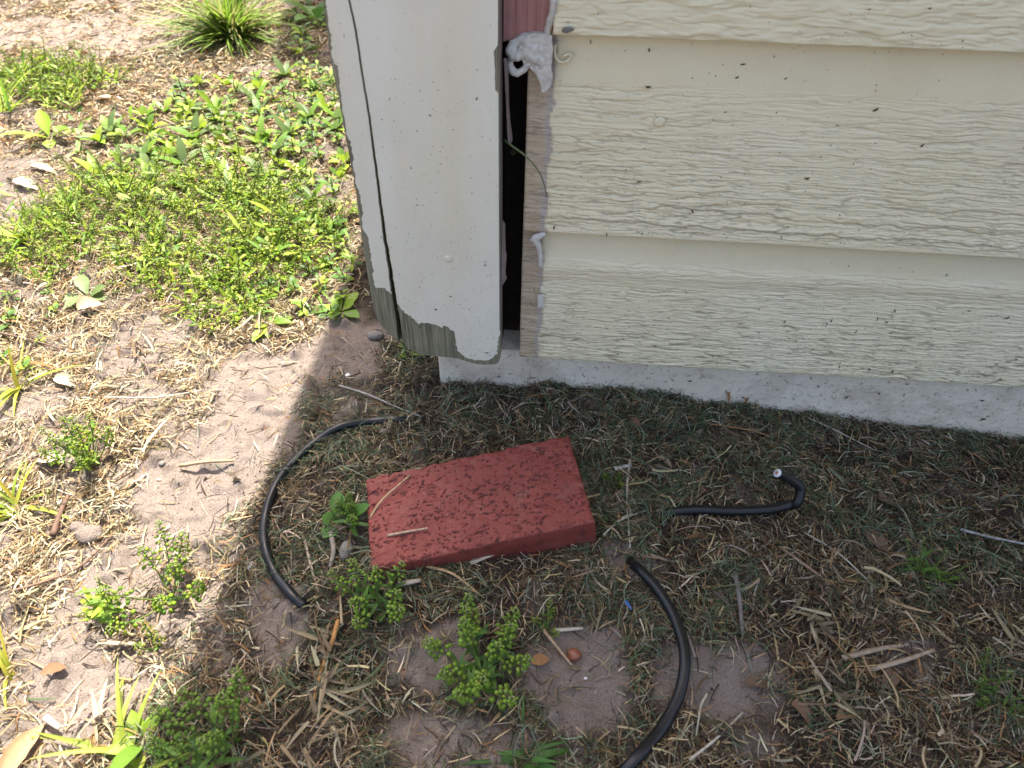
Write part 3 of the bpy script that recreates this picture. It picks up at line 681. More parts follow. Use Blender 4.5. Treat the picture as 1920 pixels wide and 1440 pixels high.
P.append(blades(n, x, y, r.uniform(0.005, 0.021, n), r.uniform(0.0004, 0.0013, n), palette(n, STRAW, [2, 2.2, 5, 11, 1.6, 2.2, 1.4], 3), 4, 0.006, kap=0.4))  # browns weighted darker on the shaded side, shade put into the straw colours
x, y = scatter(10000, (-0.36, 0.62), (0.08, 0.62), 5, keepS); n = len(x); r = np.random.default_rng(6)
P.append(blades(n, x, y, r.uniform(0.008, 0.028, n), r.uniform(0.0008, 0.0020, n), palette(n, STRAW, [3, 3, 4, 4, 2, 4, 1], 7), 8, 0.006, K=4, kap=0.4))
lowr = lambda x, y: keepS(x, y) * ell(*proj(x, y), [(640, 1280, 130, 150), (1560, 1150, 260, 130), (1500, 1330, 300, 120), (1750, 1380, 200, 100), (560, 1380, 170, 90), (940, 1330, 120, 60), (1230, 1000, 100, 130)])
x, y = scatter(2600, (-0.36, 0.62), (0.08, 0.62), 9, lowr); n = len(x); r = np.random.default_rng(10)
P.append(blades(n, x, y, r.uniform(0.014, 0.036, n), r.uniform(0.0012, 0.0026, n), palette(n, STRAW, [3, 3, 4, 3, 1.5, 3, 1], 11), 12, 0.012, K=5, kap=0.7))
x, y = scatter(120000, (-1.9, -0.22), (0.08, 2.3), 13, lambda x, y: keepL(x, y) * (0.35 + 0.65 * sstep(1.2, 0.6, y))); n = len(x); r = np.random.default_rng(14)
P.append(blades(n, x, y, r.uniform(0.006, 0.024, n), r.uniform(0.0006, 0.0018, n), palette(n, STRAW, [5, 4, 3, 1.5, 4, 2, 1.6], 15), 16, 0.006, kap=.6))  # paler weights on the sunlit side, light put into the straw colours
x, y = scatter(75000, (-0.85, -0.20), (0.08, 1.0), 113, keepL); n = len(x); r = np.random.default_rng(114)
P.append(blades(n, x, y, r.uniform(0.005, 0.022, n), r.uniform(0.0006, 0.0016, n), palette(n, STRAW, [5, 4, 4, 2.5, 4, 2, 1.6], 115), 116, 0.006, kap=.5))
x, y = scatter(90000, (-1.7, -0.3), (1.0, 2.3), 123, keepL); n = len(x); r = np.random.default_rng(124)
P.append(blades(n, x, y, r.uniform(0.008, 0.03, n), r.uniform(0.001, 0.003, n), palette(n, STRAW, [4, 4, 5, 3, 3, 2, 2], 125), 126, 0.006, kap=.5))
x, y = scatter(6000, (-1.9, -0.22), (0.08, 2.3), 17, keepL); n = len(x); r = np.random.default_rng(18)
P.append(blades(n, x, y, r.uniform(0.02, 0.05, n), r.uniform(0.0014, 0.0032, n), palette(n, STRAW, [5, 4, 2, 1, 4, 2, 2], 19), 20, 0.010, K=4, kap=0.5))
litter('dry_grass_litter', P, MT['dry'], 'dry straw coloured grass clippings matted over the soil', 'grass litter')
P = []
kg = lambda x, y: keepS(x, y) * np.clip(0.1 + 1.2 * sstep(0.40, 0.62, fbm(x * 13, y * 13, 3, 107)) + 0.5 * sstep(0.38, 0.50, y), 0, 1)  # green clippings, denser by the wall where they also stand in for shade
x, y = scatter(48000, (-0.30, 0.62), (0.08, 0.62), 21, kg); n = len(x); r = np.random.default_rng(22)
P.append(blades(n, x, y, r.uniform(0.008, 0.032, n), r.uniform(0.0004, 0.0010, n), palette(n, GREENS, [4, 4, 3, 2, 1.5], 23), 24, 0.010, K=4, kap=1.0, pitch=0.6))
x, y = scatter(7000, (-1.9, -0.22), (0.08, 2.3), 25, keepL); n = len(x); r = np.random.default_rng(26)
P.append(blades(n, x, y, r.uniform(0.008, 0.03, n), r.uniform(0.0006, 0.0016, n), palette(n, GREENS, [2, 4, 1, 3, 4], 27), 28, 0.008, K=4, kap=1.5))
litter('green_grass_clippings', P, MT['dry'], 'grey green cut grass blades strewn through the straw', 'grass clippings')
# soil crumbs
def crumbs():
    r = np.random.default_rng(31); x, y = scatter(60000, (-0.9, 0.6), (0.1, 1.3), 32, lambda x, y: 0.15 + 0.5 * bare_mask(x, y)); n = len(x)
    s = 0.00045 + 0.0011 * r.random(n) ** 3; s = s * (1 + 2.0 * (r.random(n) < 0.015)); z = gh(x, y)
    d = np.array([(1, 0, 0), (-.5, .87, 0), (-.5, -.87, 0), (0, 0, .8), (0.1, 0, -.6)])
    V = (np.stack([x, y, z + s * 0.2], -1)[:, None] + d[None] * s[:, None, None] * r.uniform(.6, 1.3, (n, 5, 1))).reshape(-1, 3)
    b = (np.arange(n) * 5)[:, None, None]; T = np.array([(0, 1, 3), (1, 2, 3), (2, 0, 3), (1, 0, 4), (2, 1, 4), (0, 2, 4)])[None] + b
    col = palette(n, [(0.07, 0.05, 0.038), (0.22, 0.17, 0.135), (0.45, 0.4, 0.35)], [5, 3, 1], 33)
    o = obj_np('soil_crumbs', V, np.zeros((0, 4), int), MT['speck'], tris=T.reshape(-1, 3), attrs={'Col': np.repeat(col, 5, 0)}, smooth=False)
    tag(o, 'small crumbs of soil and grit on the bare sand', 'grit', kind='stuff')
crumbs()

# ------------------------------------------------------------------ leaves and weeds
def leaf_geo(L, wd, shape='spoon', fold=0.25, curl=0.5, n=7, pet=0.25, wave=0.0, seed=0):
    rr = random.Random(seed); V = []; F = []
    for i in range(n + 1):
        t = i / n
        if shape == 'spoon': q = 0.12 if t < pet * 0.6 else math.sin(math.pi * min(1, max(0.0, (t - pet * 0.4) / (1 - pet * 0.4))) ** 1.35) ** 0.85
        elif shape == 'lance': q = math.sin(math.pi * (0.06 + 0.94 * t)) ** 0.8 * (1.0 if t < .5 else 1)
        else: q = (1 - t) ** 0.55 * (0.6 + 0.4 * min(1, t * 6))
        if i == n: q = 0.02
        q = max(q, 0.05) * wd * 0.5
        a = curl * t; xx = L * (math.sin(a) / curl if abs(curl) > 1e-3 else t); zz = -L * ((1 - math.cos(a)) / curl if abs(curl) > 1e-3 else 0)
        wv = wave * L * math.sin(t * 9 + rr.random() * 6) * (0.2 + t)
        V += [(xx, q, zz + q * fold + wv), (xx, 0, zz), (xx, -q, zz + q * fold - wv)]
    for i in range(n):
        a = i * 3; F += [(a, a + 1, a + 4, a + 3), (a + 1, a + 2, a + 5, a + 4)]
    return V, F
def leaf_mesh(name, mat, col, **k):
    m = MB(); V, F = leaf_geo(**k); m.add(V, F, col); return m.mesh(name, mat)
def jit(c, rnd, lo=.78, hi=1.22):
    k = rnd.uniform(lo, hi); return tuple(x * k * rnd.uniform(.95, 1.05) for x in c)
def xf(V, mtx): return [tuple(mtx @ Vector(v)) for v in V]
LIME = [(0.25, 0.36, 0.028), (0.20, 0.32, 0.026), (0.32, 0.40, 0.04), (0.14, 0.26, 0.028)]
DEEP = [(0.085, 0.175, 0.025), (0.11, 0.21, 0.03), (0.07, 0.15, 0.03)]

def pod_head(pts, rnd, npods, R, pod, pal, flower=True):
    m = MB(); n = len(pts)
    for k in range(npods):
        t = k / npods; f = t * (n - 1); i = min(int(f), n - 2); p = pts[i].lerp(pts[i + 1], f - i)
        T = (pts[i + 1] - pts[i]).normalized(); a = k * 2.4 + rnd.uniform(-.3, .3)
        side = T.orthogonal().normalized(); side = Matrix.Rotation(a, 3, T) @ side
        d = (side + T * (0.25 + 0.9 * t)).normalized(); ln = R * (1.05 - 0.5 * t) * rnd.uniform(.8, 1.15)
        q = p + d * ln; ps = pod * (1.05 - 0.45 * t) * rnd.uniform(.85, 1.15)
        m.tube([p, q], [0.00022, 0.00018], 3, False, (0.14, 0.2, 0.04))
        up = (d * 0.4 + T * 0.8 + Vector((rnd.uniform(-.4, .4), rnd.uniform(-.4, .4), 0.5))).normalized(); u = (d - up * d.dot(up)).normalized(); v = up.cross(u)
        c = q + u * ps; col = jit(rnd.choice(pal), rnd)
        ring = [c + (u * math.cos(b) * 1.12 + v * math.sin(b)) * ps for b in [i_ * math.pi / 3 for i_ in range(6)]]
        V = ring + [c + up * ps * 0.45, c - up * ps * 0.3]
        m.add(V, [(i_, (i_ + 1) % 6, 6) for i_ in range(6)] + [((i_ + 1) % 6, i_, 7) for i_ in range(6)], col)
    if flower:
        tip = pts[-1]
        for k in range(7):
            a = k * 2.4; q = tip + Vector((math.cos(a), math.sin(a), rnd.uniform(.3, 1.2))) * pod * 0.9; s = pod * 0.5
            m.add([q + Vector((s, 0, 0)), q + Vector((0, s, .0)), q + Vector((-s, 0, 0)), q + Vector((0, -s, 0)), q + Vector((0, 0, s)), q - Vector((0, 0, s))],
                  [(0, 1, 4), (1, 2, 4), (2, 3, 4), (3, 0, 4), (1, 0, 5), (2, 1, 5), (3, 2, 5), (0, 3, 5)], (0.42, 0.46, 0.22) if k % 2 else (0.3, 0.4, 0.08))
    return m
def pepper(seed, nb=7, H=0.05, spread=0.8, pal=LIME, npods=26, pod=0.0014, R=0.0042, leaves=26, leafL=0.014, leafpal=DEEP, headfrac=0.34):
    rnd = random.Random(seed); st = MB(); lv = MB(); heads = []
    for b in range(nb):
        a = b * 2.399 + rnd.uniform(-.4, .4); sp = spread * (0.15 + 0.85 * math.sqrt((b + .3) / nb)); h = H * rnd.uniform(.75, 1.1) * (1 - 0.25 * sp)
        dirv = Vector((math.cos(a), math.sin(a), 0)); P = []
        for i in range(9):
            t = i / 8; P.append(dirv * (sp * H * (t ** 0.8)) + Vector((0, 0, h * (t ** (1.0 + 0.5 * sp)))) + Vector((rnd.uniform(-1, 1), rnd.uniform(-1, 1), 0)) * 0.0012 * t)
        st.tube(P, [0.0009 - 0.0005 * i / 8 for i in range(9)], 5, False, (0.2, 0.26, 0.06))
        k0 = int(8 * (1 - headfrac)); heads.append(pod_head(P[k0:], rnd, int(npods * rnd.uniform(.7, 1.2)), R, pod, pal))
        for k in range(max(1, leaves // nb)):
            t = rnd.uniform(0.08, 0.75); i = int(t * 8); p = P[i]; az = rnd.uniform(0, 6.28)
            V, F = leaf_geo(leafL * rnd.uniform(.6, 1.2), leafL * 0.2 * rnd.uniform(.8, 1.3), 'lance', 0.3, rnd.uniform(-.2, .8), 4)
            mt = Matrix.Translation(p) @ Matrix.Rotation(az, 4, 'Z') @ Matrix.Rotation(-rnd.uniform(.1, .9), 4, 'Y')
            lv.add(xf(V, mt), F, rnd.choice(leafpal))
    return st.mesh('stem', MT['green']), lv.mesh('leaf_spray', MT['green']), [h.mesh('seed_head', MT['pod']) for h in heads]
def put_pepper(parts, loc, rz, s, label, group=None, tilt=(0, 0)):
    st, lv, hs = parts; e = empty('pepperweed_plant', loc, rz, s); e.rotation_euler = (tilt[0], tilt[1], rz)
    tag(e, label, 'weed', group)
    link(bpy.data.objects.new('stem', st), e)
    o = link(bpy.data.objects.new('leaf_spray', lv), e); o['kind'] = 'stuff'
    for h in hs: link(bpy.data.objects.new('seed_head', h), e)
    return e
def broad(seed, nl=7, L=0.034, wd=0.011, pal=LIME, shape='spoon', elev=(0.25, 0.9), stemH=0.0, fold=0.3, curl=0.7):
    rnd = random.Random(seed); out = []; st = MB()
    st.tube([Vector((0, 0, -0.004)), Vector((0.001, 0, stemH * .5)), Vector((0, 0.001, stemH + 0.003))], [0.0014, 0.0012, 0.0009], 5, True, (0.13, 0.18, 0.05))
    for k in range(nl):
        t = k / nl; q = 1.05 - 0.5 * t if stemH else 1.0
        me = leaf_mesh('leaf', MT['green'], jit(rnd.choice(pal), rnd), L=L * q * rnd.uniform(.45, 1.15), wd=wd * q * rnd.uniform(.8, 1.15), shape=shape, fold=fold * rnd.uniform(.5, 1.4), curl=curl * rnd.uniform(.3, 1.5), wave=0.012, seed=seed + k)
        out.append((me, (k * 2.399 + rnd.uniform(-.3, .3)), -(elev[0] + (elev[1] - elev[0]) * (t if stemH == 0 else rnd.random())), stemH * t))
    return st.mesh('stem', MT['green']), out
def put_broad(parts, loc, rz, s, label, group=None, name='broadleaf_weed', tilt=(0, 0)):
    st, lv = parts; e = empty(name, loc, rz, s); e.rotation_euler = (tilt[0], tilt[1], rz); tag(e, label, 'weed', group)
    link(bpy.data.objects.new('stem', st), e)
    for me, az, el, z in lv:
        o = link(bpy.data.objects.new('leaf', me), e); o.rotation_euler = Euler((0, el, az)); o.location = (0, 0, z)
    return e
def tuft(loc, seed, nbl, L, wd, pal, label, lean=(0.3, 1.2), stuffn=0, arc=None, curl=0.9, name='grass_tuft'):
    rnd = random.Random(seed); e = empty(name, loc); tag(e, label, 'grass')
    def one(m):
        V, F = leaf_geo(L * rnd.uniform(.5, 1.1), wd * rnd.uniform(.7, 1.2), 'grass', 0.5, curl * rnd.uniform(.2, 1.6), 6)
        az = rnd.uniform(0, 6.28) if arc is None else rnd.uniform(*arc); el = math.pi / 2 - rnd.uniform(*lean)
        mt = Matrix.Translation((rnd.gauss(0, L * .06), rnd.gauss(0, L * .06), 0)) @ Matrix.Rotation(az, 4, 'Z') @ Matrix.Rotation(-el, 4, 'Y')
        m.add(xf(V, mt), F, jit(rnd.choice(pal), rnd))
    for k in range(nbl):
        m = MB(); one(m); m.build('blade', MT['grass'], e)
    if stuffn:
        m = MB()
        for k in range(stuffn): one(m)
        o = m.build('inner_blades', MT['grass'], e); o['kind'] = 'stuff'
    return e
# --- single weeds
SH = 'pepperweed'
put_pepper(pepper(901, 12, 0.058, 0.85, [(0.26, 0.40, 0.05), (0.32, 0.45, 0.07), (0.21, 0.34, 0.04)], 30, 0.0021, 0.0056, 70, 0.017), at(905, 1262), 0.3, 1.0, 'largest bright green pod weed below the brick, at the edge of bare soil')
put_pepper(pepper(911, 8, 0.05, 0.8, [(0.26, 0.40, 0.05), (0.32, 0.45, 0.07), (0.21, 0.34, 0.04)], 26, 0.0020, 0.0053, 54, 0.017), at(706, 1140), 1.3, 0.95, 'small green pod weed growing against the front left corner of the brick')
put_pepper(pepper(921, 4, 0.034, 0.5, [(0.15, 0.27, 0.03), (0.19, 0.31, 0.04)], 34, 0.0014, 0.004, 30, 0.017), at(655, 985), 0.5, 1.0, 'green pod weed touching the left end of the brick')
put_broad(broad(922, 4, 0.036, 0.016, [(0.08, 0.20, 0.03), (0.10, 0.24, 0.035)], elev=(0.35, 0.9), curl=0.5), at(634, 985), 1.9, 0.9, 'young plant with wide rounded leaves just left of the brick')
put_pepper(pepper(931, 8, 0.055, 0.95, LIME, 26, 0.0021, 0.0055, 22, 0.012), at(320, 1118), 0.2, 1.0, 'sunlit branching pod weed on bare sand left of the cable loop')
put_pepper(pepper(941, 5, 0.04, 0.55, LIME, 10, 0.0013, 0.0035, 30, 0.024, LIME), at(205, 1150), 0.9, 0.9, 'small narrow leaved weed sprig on the sunlit sand')
put_pepper(pepper(951, 4, 0.032, 0.5, [(0.28, 0.32, 0.03), (0.24, 0.30, 0.03)], 18, 0.0012, 0.0034, 6, 0.01), at(293, 1218), 1.5, 0.95, 'tiny yellow green pod weed casting a star shaped shadow on sand')
put_pepper(pepper(961, 5, 0.085, 0.38, [(0.19, 0.31, 0.045), (0.22, 0.35, 0.05)], 30, 0.0021, 0.006, 14, 0.020, DEEP, 0.3), at(440, 1392), 0.4, 1.0, 'tall dark green pod weed on the shade line at the bottom')
put_pepper(pepper(965, 4, 0.06, 0.5, [(0.18, 0.30, 0.045), (0.22, 0.35, 0.05)], 26, 0.0021, 0.006, 16, 0.022, DEEP, 0.3), at(385, 1455), 2.2, 1.0, 'dark green pod weed cut off by the lower picture edge')
put_pepper(pepper(971, 11, 0.06, 0.6, LIME, 28, 0.0019, 0.005, 50, 0.016, LIME), at(172, 872), 0.1, 0.95, 'bushy lime green weed at the left beside a yellow grass tuft')
put_pepper(pepper(981, 6, 0.045, 0.8, [(0.10, 0.17, 0.03), (0.15, 0.22, 0.04)], 20, 0.0014, 0.004, 20, 0.01), at(1850, 1310), 0.7, 0.9, 'small green weed in the shade at the lower right')
put_pepper(pepper(983, 7, 0.04, 0.9, [(0.10, 0.15, 0.04), (0.14, 0.18, 0.05)], 10, 0.001, 0.004, 30, 0.018), at(1735, 1085), 0.7, 0.9, 'thin stemmed feathery weed in shaded straw at the right')
put_pepper(pepper(985, 4, 0.02, 0.9, LIME, 14, 0.001, 0.003, 14, 0.01), at(1150, 905), 0.7, 0.9, 'tiny green sprout in the straw right of the brick')
put_pepper(pepper(987, 5, 0.03, 0.9, LIME, 8, 0.001, 0.003, 24, 0.012, LIME), at(775, 668), 0.7, 0.9, 'green sprout squeezed under the foot of the corner board')
put_pepper(pepper(989, 4, 0.03, 0.7, LIME, 14, 0.0011, 0.003, 10, 0.01), at(1025, 1180), 0.7, 0.9, 'pale sprig leaning out beside the largest shaded pod weed')
put_broad(broad(991, 9, 0.032, 0.012, [(0.15, 0.22, 0.07), (0.19, 0.26, 0.09)], elev=(0.2, 0.9)), at(168, 560), 0.2, 1.3, 'pale downy rosette weed standing alone below the weed patch')
put_broad(broad(993, 8, 0.034, 0.014, LIME, elev=(0.2, 0.8)), at(640, 585), 2.5, 1.2, 'smooth oval leaved weed right beside the corner board')
put_broad(broad(995, 8, 0.03, 0.011, LIME, elev=(0.2, 0.8)), at(505, 610), 2.0, 1.1, 'oval leaved weed at the lower edge of the weed patch')
put_broad(broad(997, 9, 0.045, 0.013, LIME, elev=(0.25, 1.0), shape='lance'), at(265, 1395), 0.4, 1.0, 'yellow green weed with long pointed leaves at the bottom')
put_broad(broad(999, 8, 0.05, 0.016, LIME, elev=(0.3, 1.0)), at(95, 262), 0.4, 1.3, 'long leaved weed beside the bushy plant at upper left')
put_broad(broad(1001, 8, 0.036, 0.015, LIME, elev=(0.3, 1.0)), at(40, 450), 1.4, 1.3, 'glossy green leafed weed at the left picture edge')
put_broad(broad(1003, 5, 0.06, 0.022, DEEP, elev=(0.5, 1.2)), at(594, 40), 2.2, 1.6, 'large dark leaf plant in shade behind the corner board')
# --- grass tufts
YEL = [(0.30, 0.33, 0.035), (0.36, 0.33, 0.04), (0.22, 0.30, 0.03)]
tuft(at(435, 70), 51, 130, 0.19, 0.0075, [(0.17, 0.27, 0.03), (0.21, 0.31, 0.04), (0.13, 0.22, 0.03), (0.3, 0.3, 0.1)], 'dense bright green grass tuft at the top of the lawn', (0.25, 1.45), 220)
tuft(at(25, 960), 52, 26, 0.085, 0.0045, YEL, 'yellow green grass tuft at the left edge beside dry straw', (0.4, 1.4))
tuft(at(40, 725), 53, 12, 0.06, 0.005, YEL, 'small yellowing grass tuft at the left edge above the bushy weed', (0.3, 1.3))
tuft(at(22, 1262), 54, 8, 0.045, 0.004, YEL, 'sparse yellow grass sprout at the lower left edge', (0.3, 1.4))
tuft(at(235, 1425), 55, 16, 0.085, 0.0055, [(0.26, 0.34, 0.04), (0.32, 0.36, 0.06)], 'pale grass tuft with flat blades at the bottom left', (0.7, 1.45))
tuft(at(975, 1425), 56, 14, 0.045, 0.0062, [(0.07, 0.16, 0.03), (0.09, 0.2, 0.04)], 'dark green crabgrass sprout at the bottom centre', (0.5, 1.4))
tuft(at(10, 215), 57, 14, 0.10, 0.006, LIME, 'long bladed grass tuft at the upper left edge', (0.4, 1.4))
tuft(at(1300, 800), 58, 10, 0.035, 0.0022, GREENS[:3], 'short green grass sprout below the slab', (0.2, 1.2))
tuft(at(1770, 1020), 59, 12, 0.04, 0.002, GREENS[:3], 'thin green grass sprout in the straw at the right', (0.2, 1.3))
tuft(at(590, 170), 60, 30, 0.07, 0.004, LIME + DEEP, 'green grass clump beside the corner board near the shade', (0.2, 1.3))

# --- weed patch (individual plants, each with the label of its kind)
protoP = [pepper(1100 + k, 6 + k % 4, 0.05 - 0.004 * (k % 3), 1.25, [(0.35, 0.44, 0.04), (0.45, 0.50, 0.08), (0.27, 0.37, 0.035)], 18 - 2 * (k % 3), 0.0013 + 0.0002 * (k % 3), 0.0048, 34, 0.02, LIME, 0.5) for k in range(6)]
protoB = [broad(1200 + k, 8 + k % 4, 0.034, 0.0115, LIME + [(0.17, 0.25, 0.08)], elev=(0.3, 1.25), shape='spoon' if k % 2 else 'lance') for k in range(6)]
protoS = [broad(1300 + k, 9, 0.024, 0.010, LIME + DEEP, elev=(0.1, 0.9), stemH=0.018) for k in range(4)]
rr = random.Random(77)
def area(E, n, mind, seed):
    r_ = random.Random(seed); out = []; g = 0
    while len(out) < n and g < 6000:
        g += 1; cx, cy, rx, ry = r_.choice(E); a = r_.uniform(0, 6.28); q = math.sqrt(r_.random())
        px, py = cx + rx * q * math.cos(a), cy + ry * q * math.sin(a); p = G(px, py, 0)
        if any((p.x - o.x) ** 2 + (p.y - o.y) ** 2 < mind ** 2 for o in out): continue
        if px > 600 + py * 0.16: continue
        p.z = gz(p.x, p.y); out.append(p)
    return out
for p in area([(230, 430, 190, 60), (430, 490, 170, 70), (330, 400, 220, 60), (560, 470, 90, 60), (420, 560, 80, 40), (90, 500, 60, 30)], 56, 0.038, 1):
    put_pepper(rr.choice(protoP), p, rr.uniform(0, 6.28), rr.uniform(.7, 1.25) * (1.5 if rr.random() < .3 else 1), 'lime green pod weed in the dense sunlit patch left of the corner board', 'pod weeds of the sunlit patch', (rr.uniform(-.2, .2), rr.uniform(-.2, .2)))
for p in area([(90, 165, 100, 36)], 16, 0.05, 2):
    put_pepper(rr.choice(protoP), p, rr.uniform(0, 6.28), rr.uniform(1.1, 1.5), 'yellow green pod weed in the separate clump at the upper left', 'pod weeds of the upper left clump')
for p in area([(330, 285, 170, 50), (250, 300, 100, 40), (430, 300, 100, 50), (360, 240, 90, 40)], 64, 0.037, 3):
    put_broad(rr.choice(protoB), p, rr.uniform(0, 6.28), rr.uniform(.7, 1.3), 'broad leaved weed in the row along the top of the sunlit patch', 'broad leaved weeds above the pod weeds')
for p in area([(580, 210, 70, 80), (600, 290, 50, 60), (520, 200, 90, 60), (420, 190, 90, 35), (620, 400, 40, 60)], 84, 0.038, 4):
    put_broad(rr.choice(protoS + protoB[:2]), p, rr.uniform(0, 6.28), rr.uniform(.9, 1.3), 'small leafy weed near the corner board behind the bare sand spot', 'leafy weeds near the corner board')
for p in area([(560, 570, 90, 36), (620, 500, 50, 70)], 22, 0.03, 5):
    put_broad(rr.choice(protoS), p, rr.uniform(0, 6.28), rr.uniform(.7, 1.0), 'small leafy weed at the foot of the sunlit patch by the corner board', 'leafy weeds by the board foot')
for p in area([(60, 600, 60, 60), (40, 700, 40, 40), (30, 540, 40, 30)], 9, 0.04, 6):
    put_broad(rr.choice(protoS), p, rr.uniform(0, 6.28), rr.uniform(.5, .9), 'small sprout in dry straw at the left picture edge', 'sprouts at the left edge')
for i_, p in enumerate(area([(430, 560, 110, 40), (480, 500, 120, 60), (300, 470, 150, 60), (560, 540, 80, 50), (250, 380, 120, 40)], 16, 0.06, 8)):
    t_ = tuft(p, 500 + i_, 9, 0.045, 0.0032, LIME, 'fresh narrow bladed grass sprout inside the sunlit weed patch', (0.2, 1.2)); t_['group'] = 'grass sprouts in the weed patch'
for p in area([(572, 60, 34, 50)], 12, 0.07, 9):
    put_broad(rr.choice(protoS), p, rr.uniform(0, 6.28), rr.uniform(1.2, 1.9), 'small dark weed in the shadow behind the corner board', 'weeds in the shadow behind the board')
# low ground cover between the weeds
def cover():
    r = np.random.default_rng(91); x, y = scatter(42000, (-1.9, -0.2), (0.5, 2.2), 92, lambda x, y: green_mask(x, y) * 0.9 * sstep(0.42, 0.62, fbm(x * 16, y * 16, 3, 131))); n = len(x)
    L = 0.004 + 0.014 * r.random(n) ** 2; V, Q, C = blades(n, x, y, L, L * r.uniform(.25, .5, n), palette(n, LIME + DEEP + [(0.3, 0.33, 0.08)], [3, 3, 2, 2, 2, 2, 1, 1.5], 93), 94, 0.028, 0.9, 0.4, 2)
    o = obj_np('ground_cover', V, Q, MT['green'], attrs={'Col': C}); tag(o, 'low mat of tiny green leaves between the sunlit weeds', 'ground cover', kind='stuff')
cover()

# ------------------------------------------------------------------ cables
def cable(ctrl, r, label, n=12, bury=True):
    P = catmull(ctrl, n); e = MB(); e.tube(P, r, 16); o = e.build('cable', MT['rubber']); tag(o, label, 'cable', 'black cable pieces'); return o, P
R0 = 0.0052
def gp(px, py, dz): return at(px, py, dz)
cable([gp(830, 783, -0.014), gp(790, 787, -0.004), gp(745, 792, 0.004), gp(700, 797, 0.006), gp(640, 808, 0.007), gp(595, 836, 0.007), gp(550, 878, 0.007), gp(518, 925, 0.007), gp(500, 980, 0.006), gp(500, 1030, 0.006), gp(518, 1080, 0.006), gp(546, 1118, 0.005), gp(572, 1140, 0.004)], 0.0044, 'black cable curving in a loop left of the brick')
cable([gp(1172, 1020, -0.012), gp(1182, 1050, -0.002), gp(1200, 1080, 0.008), gp(1232, 1122, 0.012), gp(1262, 1175, 0.012), gp(1279, 1240, 0.012), gp(1270, 1310, 0.010), gp(1236, 1375, 0.008), gp(1186, 1432, 0.006), gp(1130, 1490, 0.004), gp(1060, 1540, 0.0)], 0.0046, 'black cable bending down to the bottom picture edge')
up = [gp(1205, 962, -0.012), gp(1228, 964, -0.002), gp(1262, 965, 0.005), gp(1310, 965, 0.008), gp(1370, 966, 0.008), gp(1432, 966, 0.010), gp(1470, 964, 0.014)]
e1 = G(1495, 942, 0.024); e2 = G(1500, 915, 0.036); e3 = G(1484, 901, 0.044); e4 = G(1458, 887, 0.056)
co, Pc = cable(up + [e1, e2, e3, e4], 0.0046, 'short black cable stub with its cut end bent up off the grass')
T = (Pc[-1] - Pc[-3]).normalized(); m = MB(); m.tube([Pc[-1] - T * 0.002, Pc[-1] + T * 0.0007], [0.0044, 0.0040], 14); m.build('insulation', MT['dielectric'], co)
m = MB(); m.tube([Pc[-1], Pc[-1] + T * 0.0016], [0.0016, 0.0013], 8); m.build('copper_core', MT['copper'], co)

# ------------------------------------------------------------------ single pieces of litter
def cxs(px): return px > 990              # leaves in the shade: made smaller, with shade put into their colour
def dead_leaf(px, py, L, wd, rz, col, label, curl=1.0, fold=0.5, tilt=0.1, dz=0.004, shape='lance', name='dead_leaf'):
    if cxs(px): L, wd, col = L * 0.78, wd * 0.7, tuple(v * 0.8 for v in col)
    me = leaf_mesh(name, MT['deadleaf'], col, L=L, wd=wd, shape=shape, fold=fold, curl=curl, n=9, wave=0.03, seed=int(px))
    o = link(bpy.data.objects.new(name, me)); p = at(px, py, dz); o.location = p; o.rotation_euler = (random.uniform(-.3, .3), -tilt, rz)
    c = Matrix.Rotation(rz, 3, 'Z') @ Vector((L * .5, 0, 0)); o.location = p - c; o.location.z = max(gz(o.location.x, o.location.y), p.z - 0.004) + 0.003 + L * 0.12 * abs(curl)
    return tag(o, label, 'leaf')
B1 = (0.22, 0.115, 0.06); B2 = (0.30, 0.20, 0.11); B3 = (0.20, 0.13, 0.085); B4 = (0.36, 0.19, 0.08); B5 = (0.46, 0.36, 0.23); B6 = (0.17, 0.065, 0.045)
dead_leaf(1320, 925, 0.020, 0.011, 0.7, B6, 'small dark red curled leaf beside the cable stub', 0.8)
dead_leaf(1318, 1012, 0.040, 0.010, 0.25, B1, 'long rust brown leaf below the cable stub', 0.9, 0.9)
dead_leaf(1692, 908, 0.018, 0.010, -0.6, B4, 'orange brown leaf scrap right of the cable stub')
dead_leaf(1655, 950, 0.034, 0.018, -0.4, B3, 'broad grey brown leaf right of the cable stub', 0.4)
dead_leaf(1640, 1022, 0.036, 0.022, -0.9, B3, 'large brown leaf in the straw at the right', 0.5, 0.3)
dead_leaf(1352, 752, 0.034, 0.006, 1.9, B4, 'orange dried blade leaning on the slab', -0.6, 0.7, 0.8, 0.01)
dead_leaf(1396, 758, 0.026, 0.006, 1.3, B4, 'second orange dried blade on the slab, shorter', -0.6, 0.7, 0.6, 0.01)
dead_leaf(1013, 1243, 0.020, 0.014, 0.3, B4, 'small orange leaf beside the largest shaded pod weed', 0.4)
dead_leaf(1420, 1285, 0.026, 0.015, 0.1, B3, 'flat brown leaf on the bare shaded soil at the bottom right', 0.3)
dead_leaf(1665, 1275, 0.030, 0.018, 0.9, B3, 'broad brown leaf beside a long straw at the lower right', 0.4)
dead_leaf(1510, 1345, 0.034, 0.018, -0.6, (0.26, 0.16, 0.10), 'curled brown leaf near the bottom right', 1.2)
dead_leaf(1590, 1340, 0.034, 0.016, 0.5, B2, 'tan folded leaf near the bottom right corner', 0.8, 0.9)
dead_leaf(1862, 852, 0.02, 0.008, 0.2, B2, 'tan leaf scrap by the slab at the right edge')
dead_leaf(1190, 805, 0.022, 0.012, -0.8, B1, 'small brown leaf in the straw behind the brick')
dead_leaf(1250, 870, 0.024, 0.010, -0.5, B5, 'pale curled leaf between brick and cable stub', 1.0)
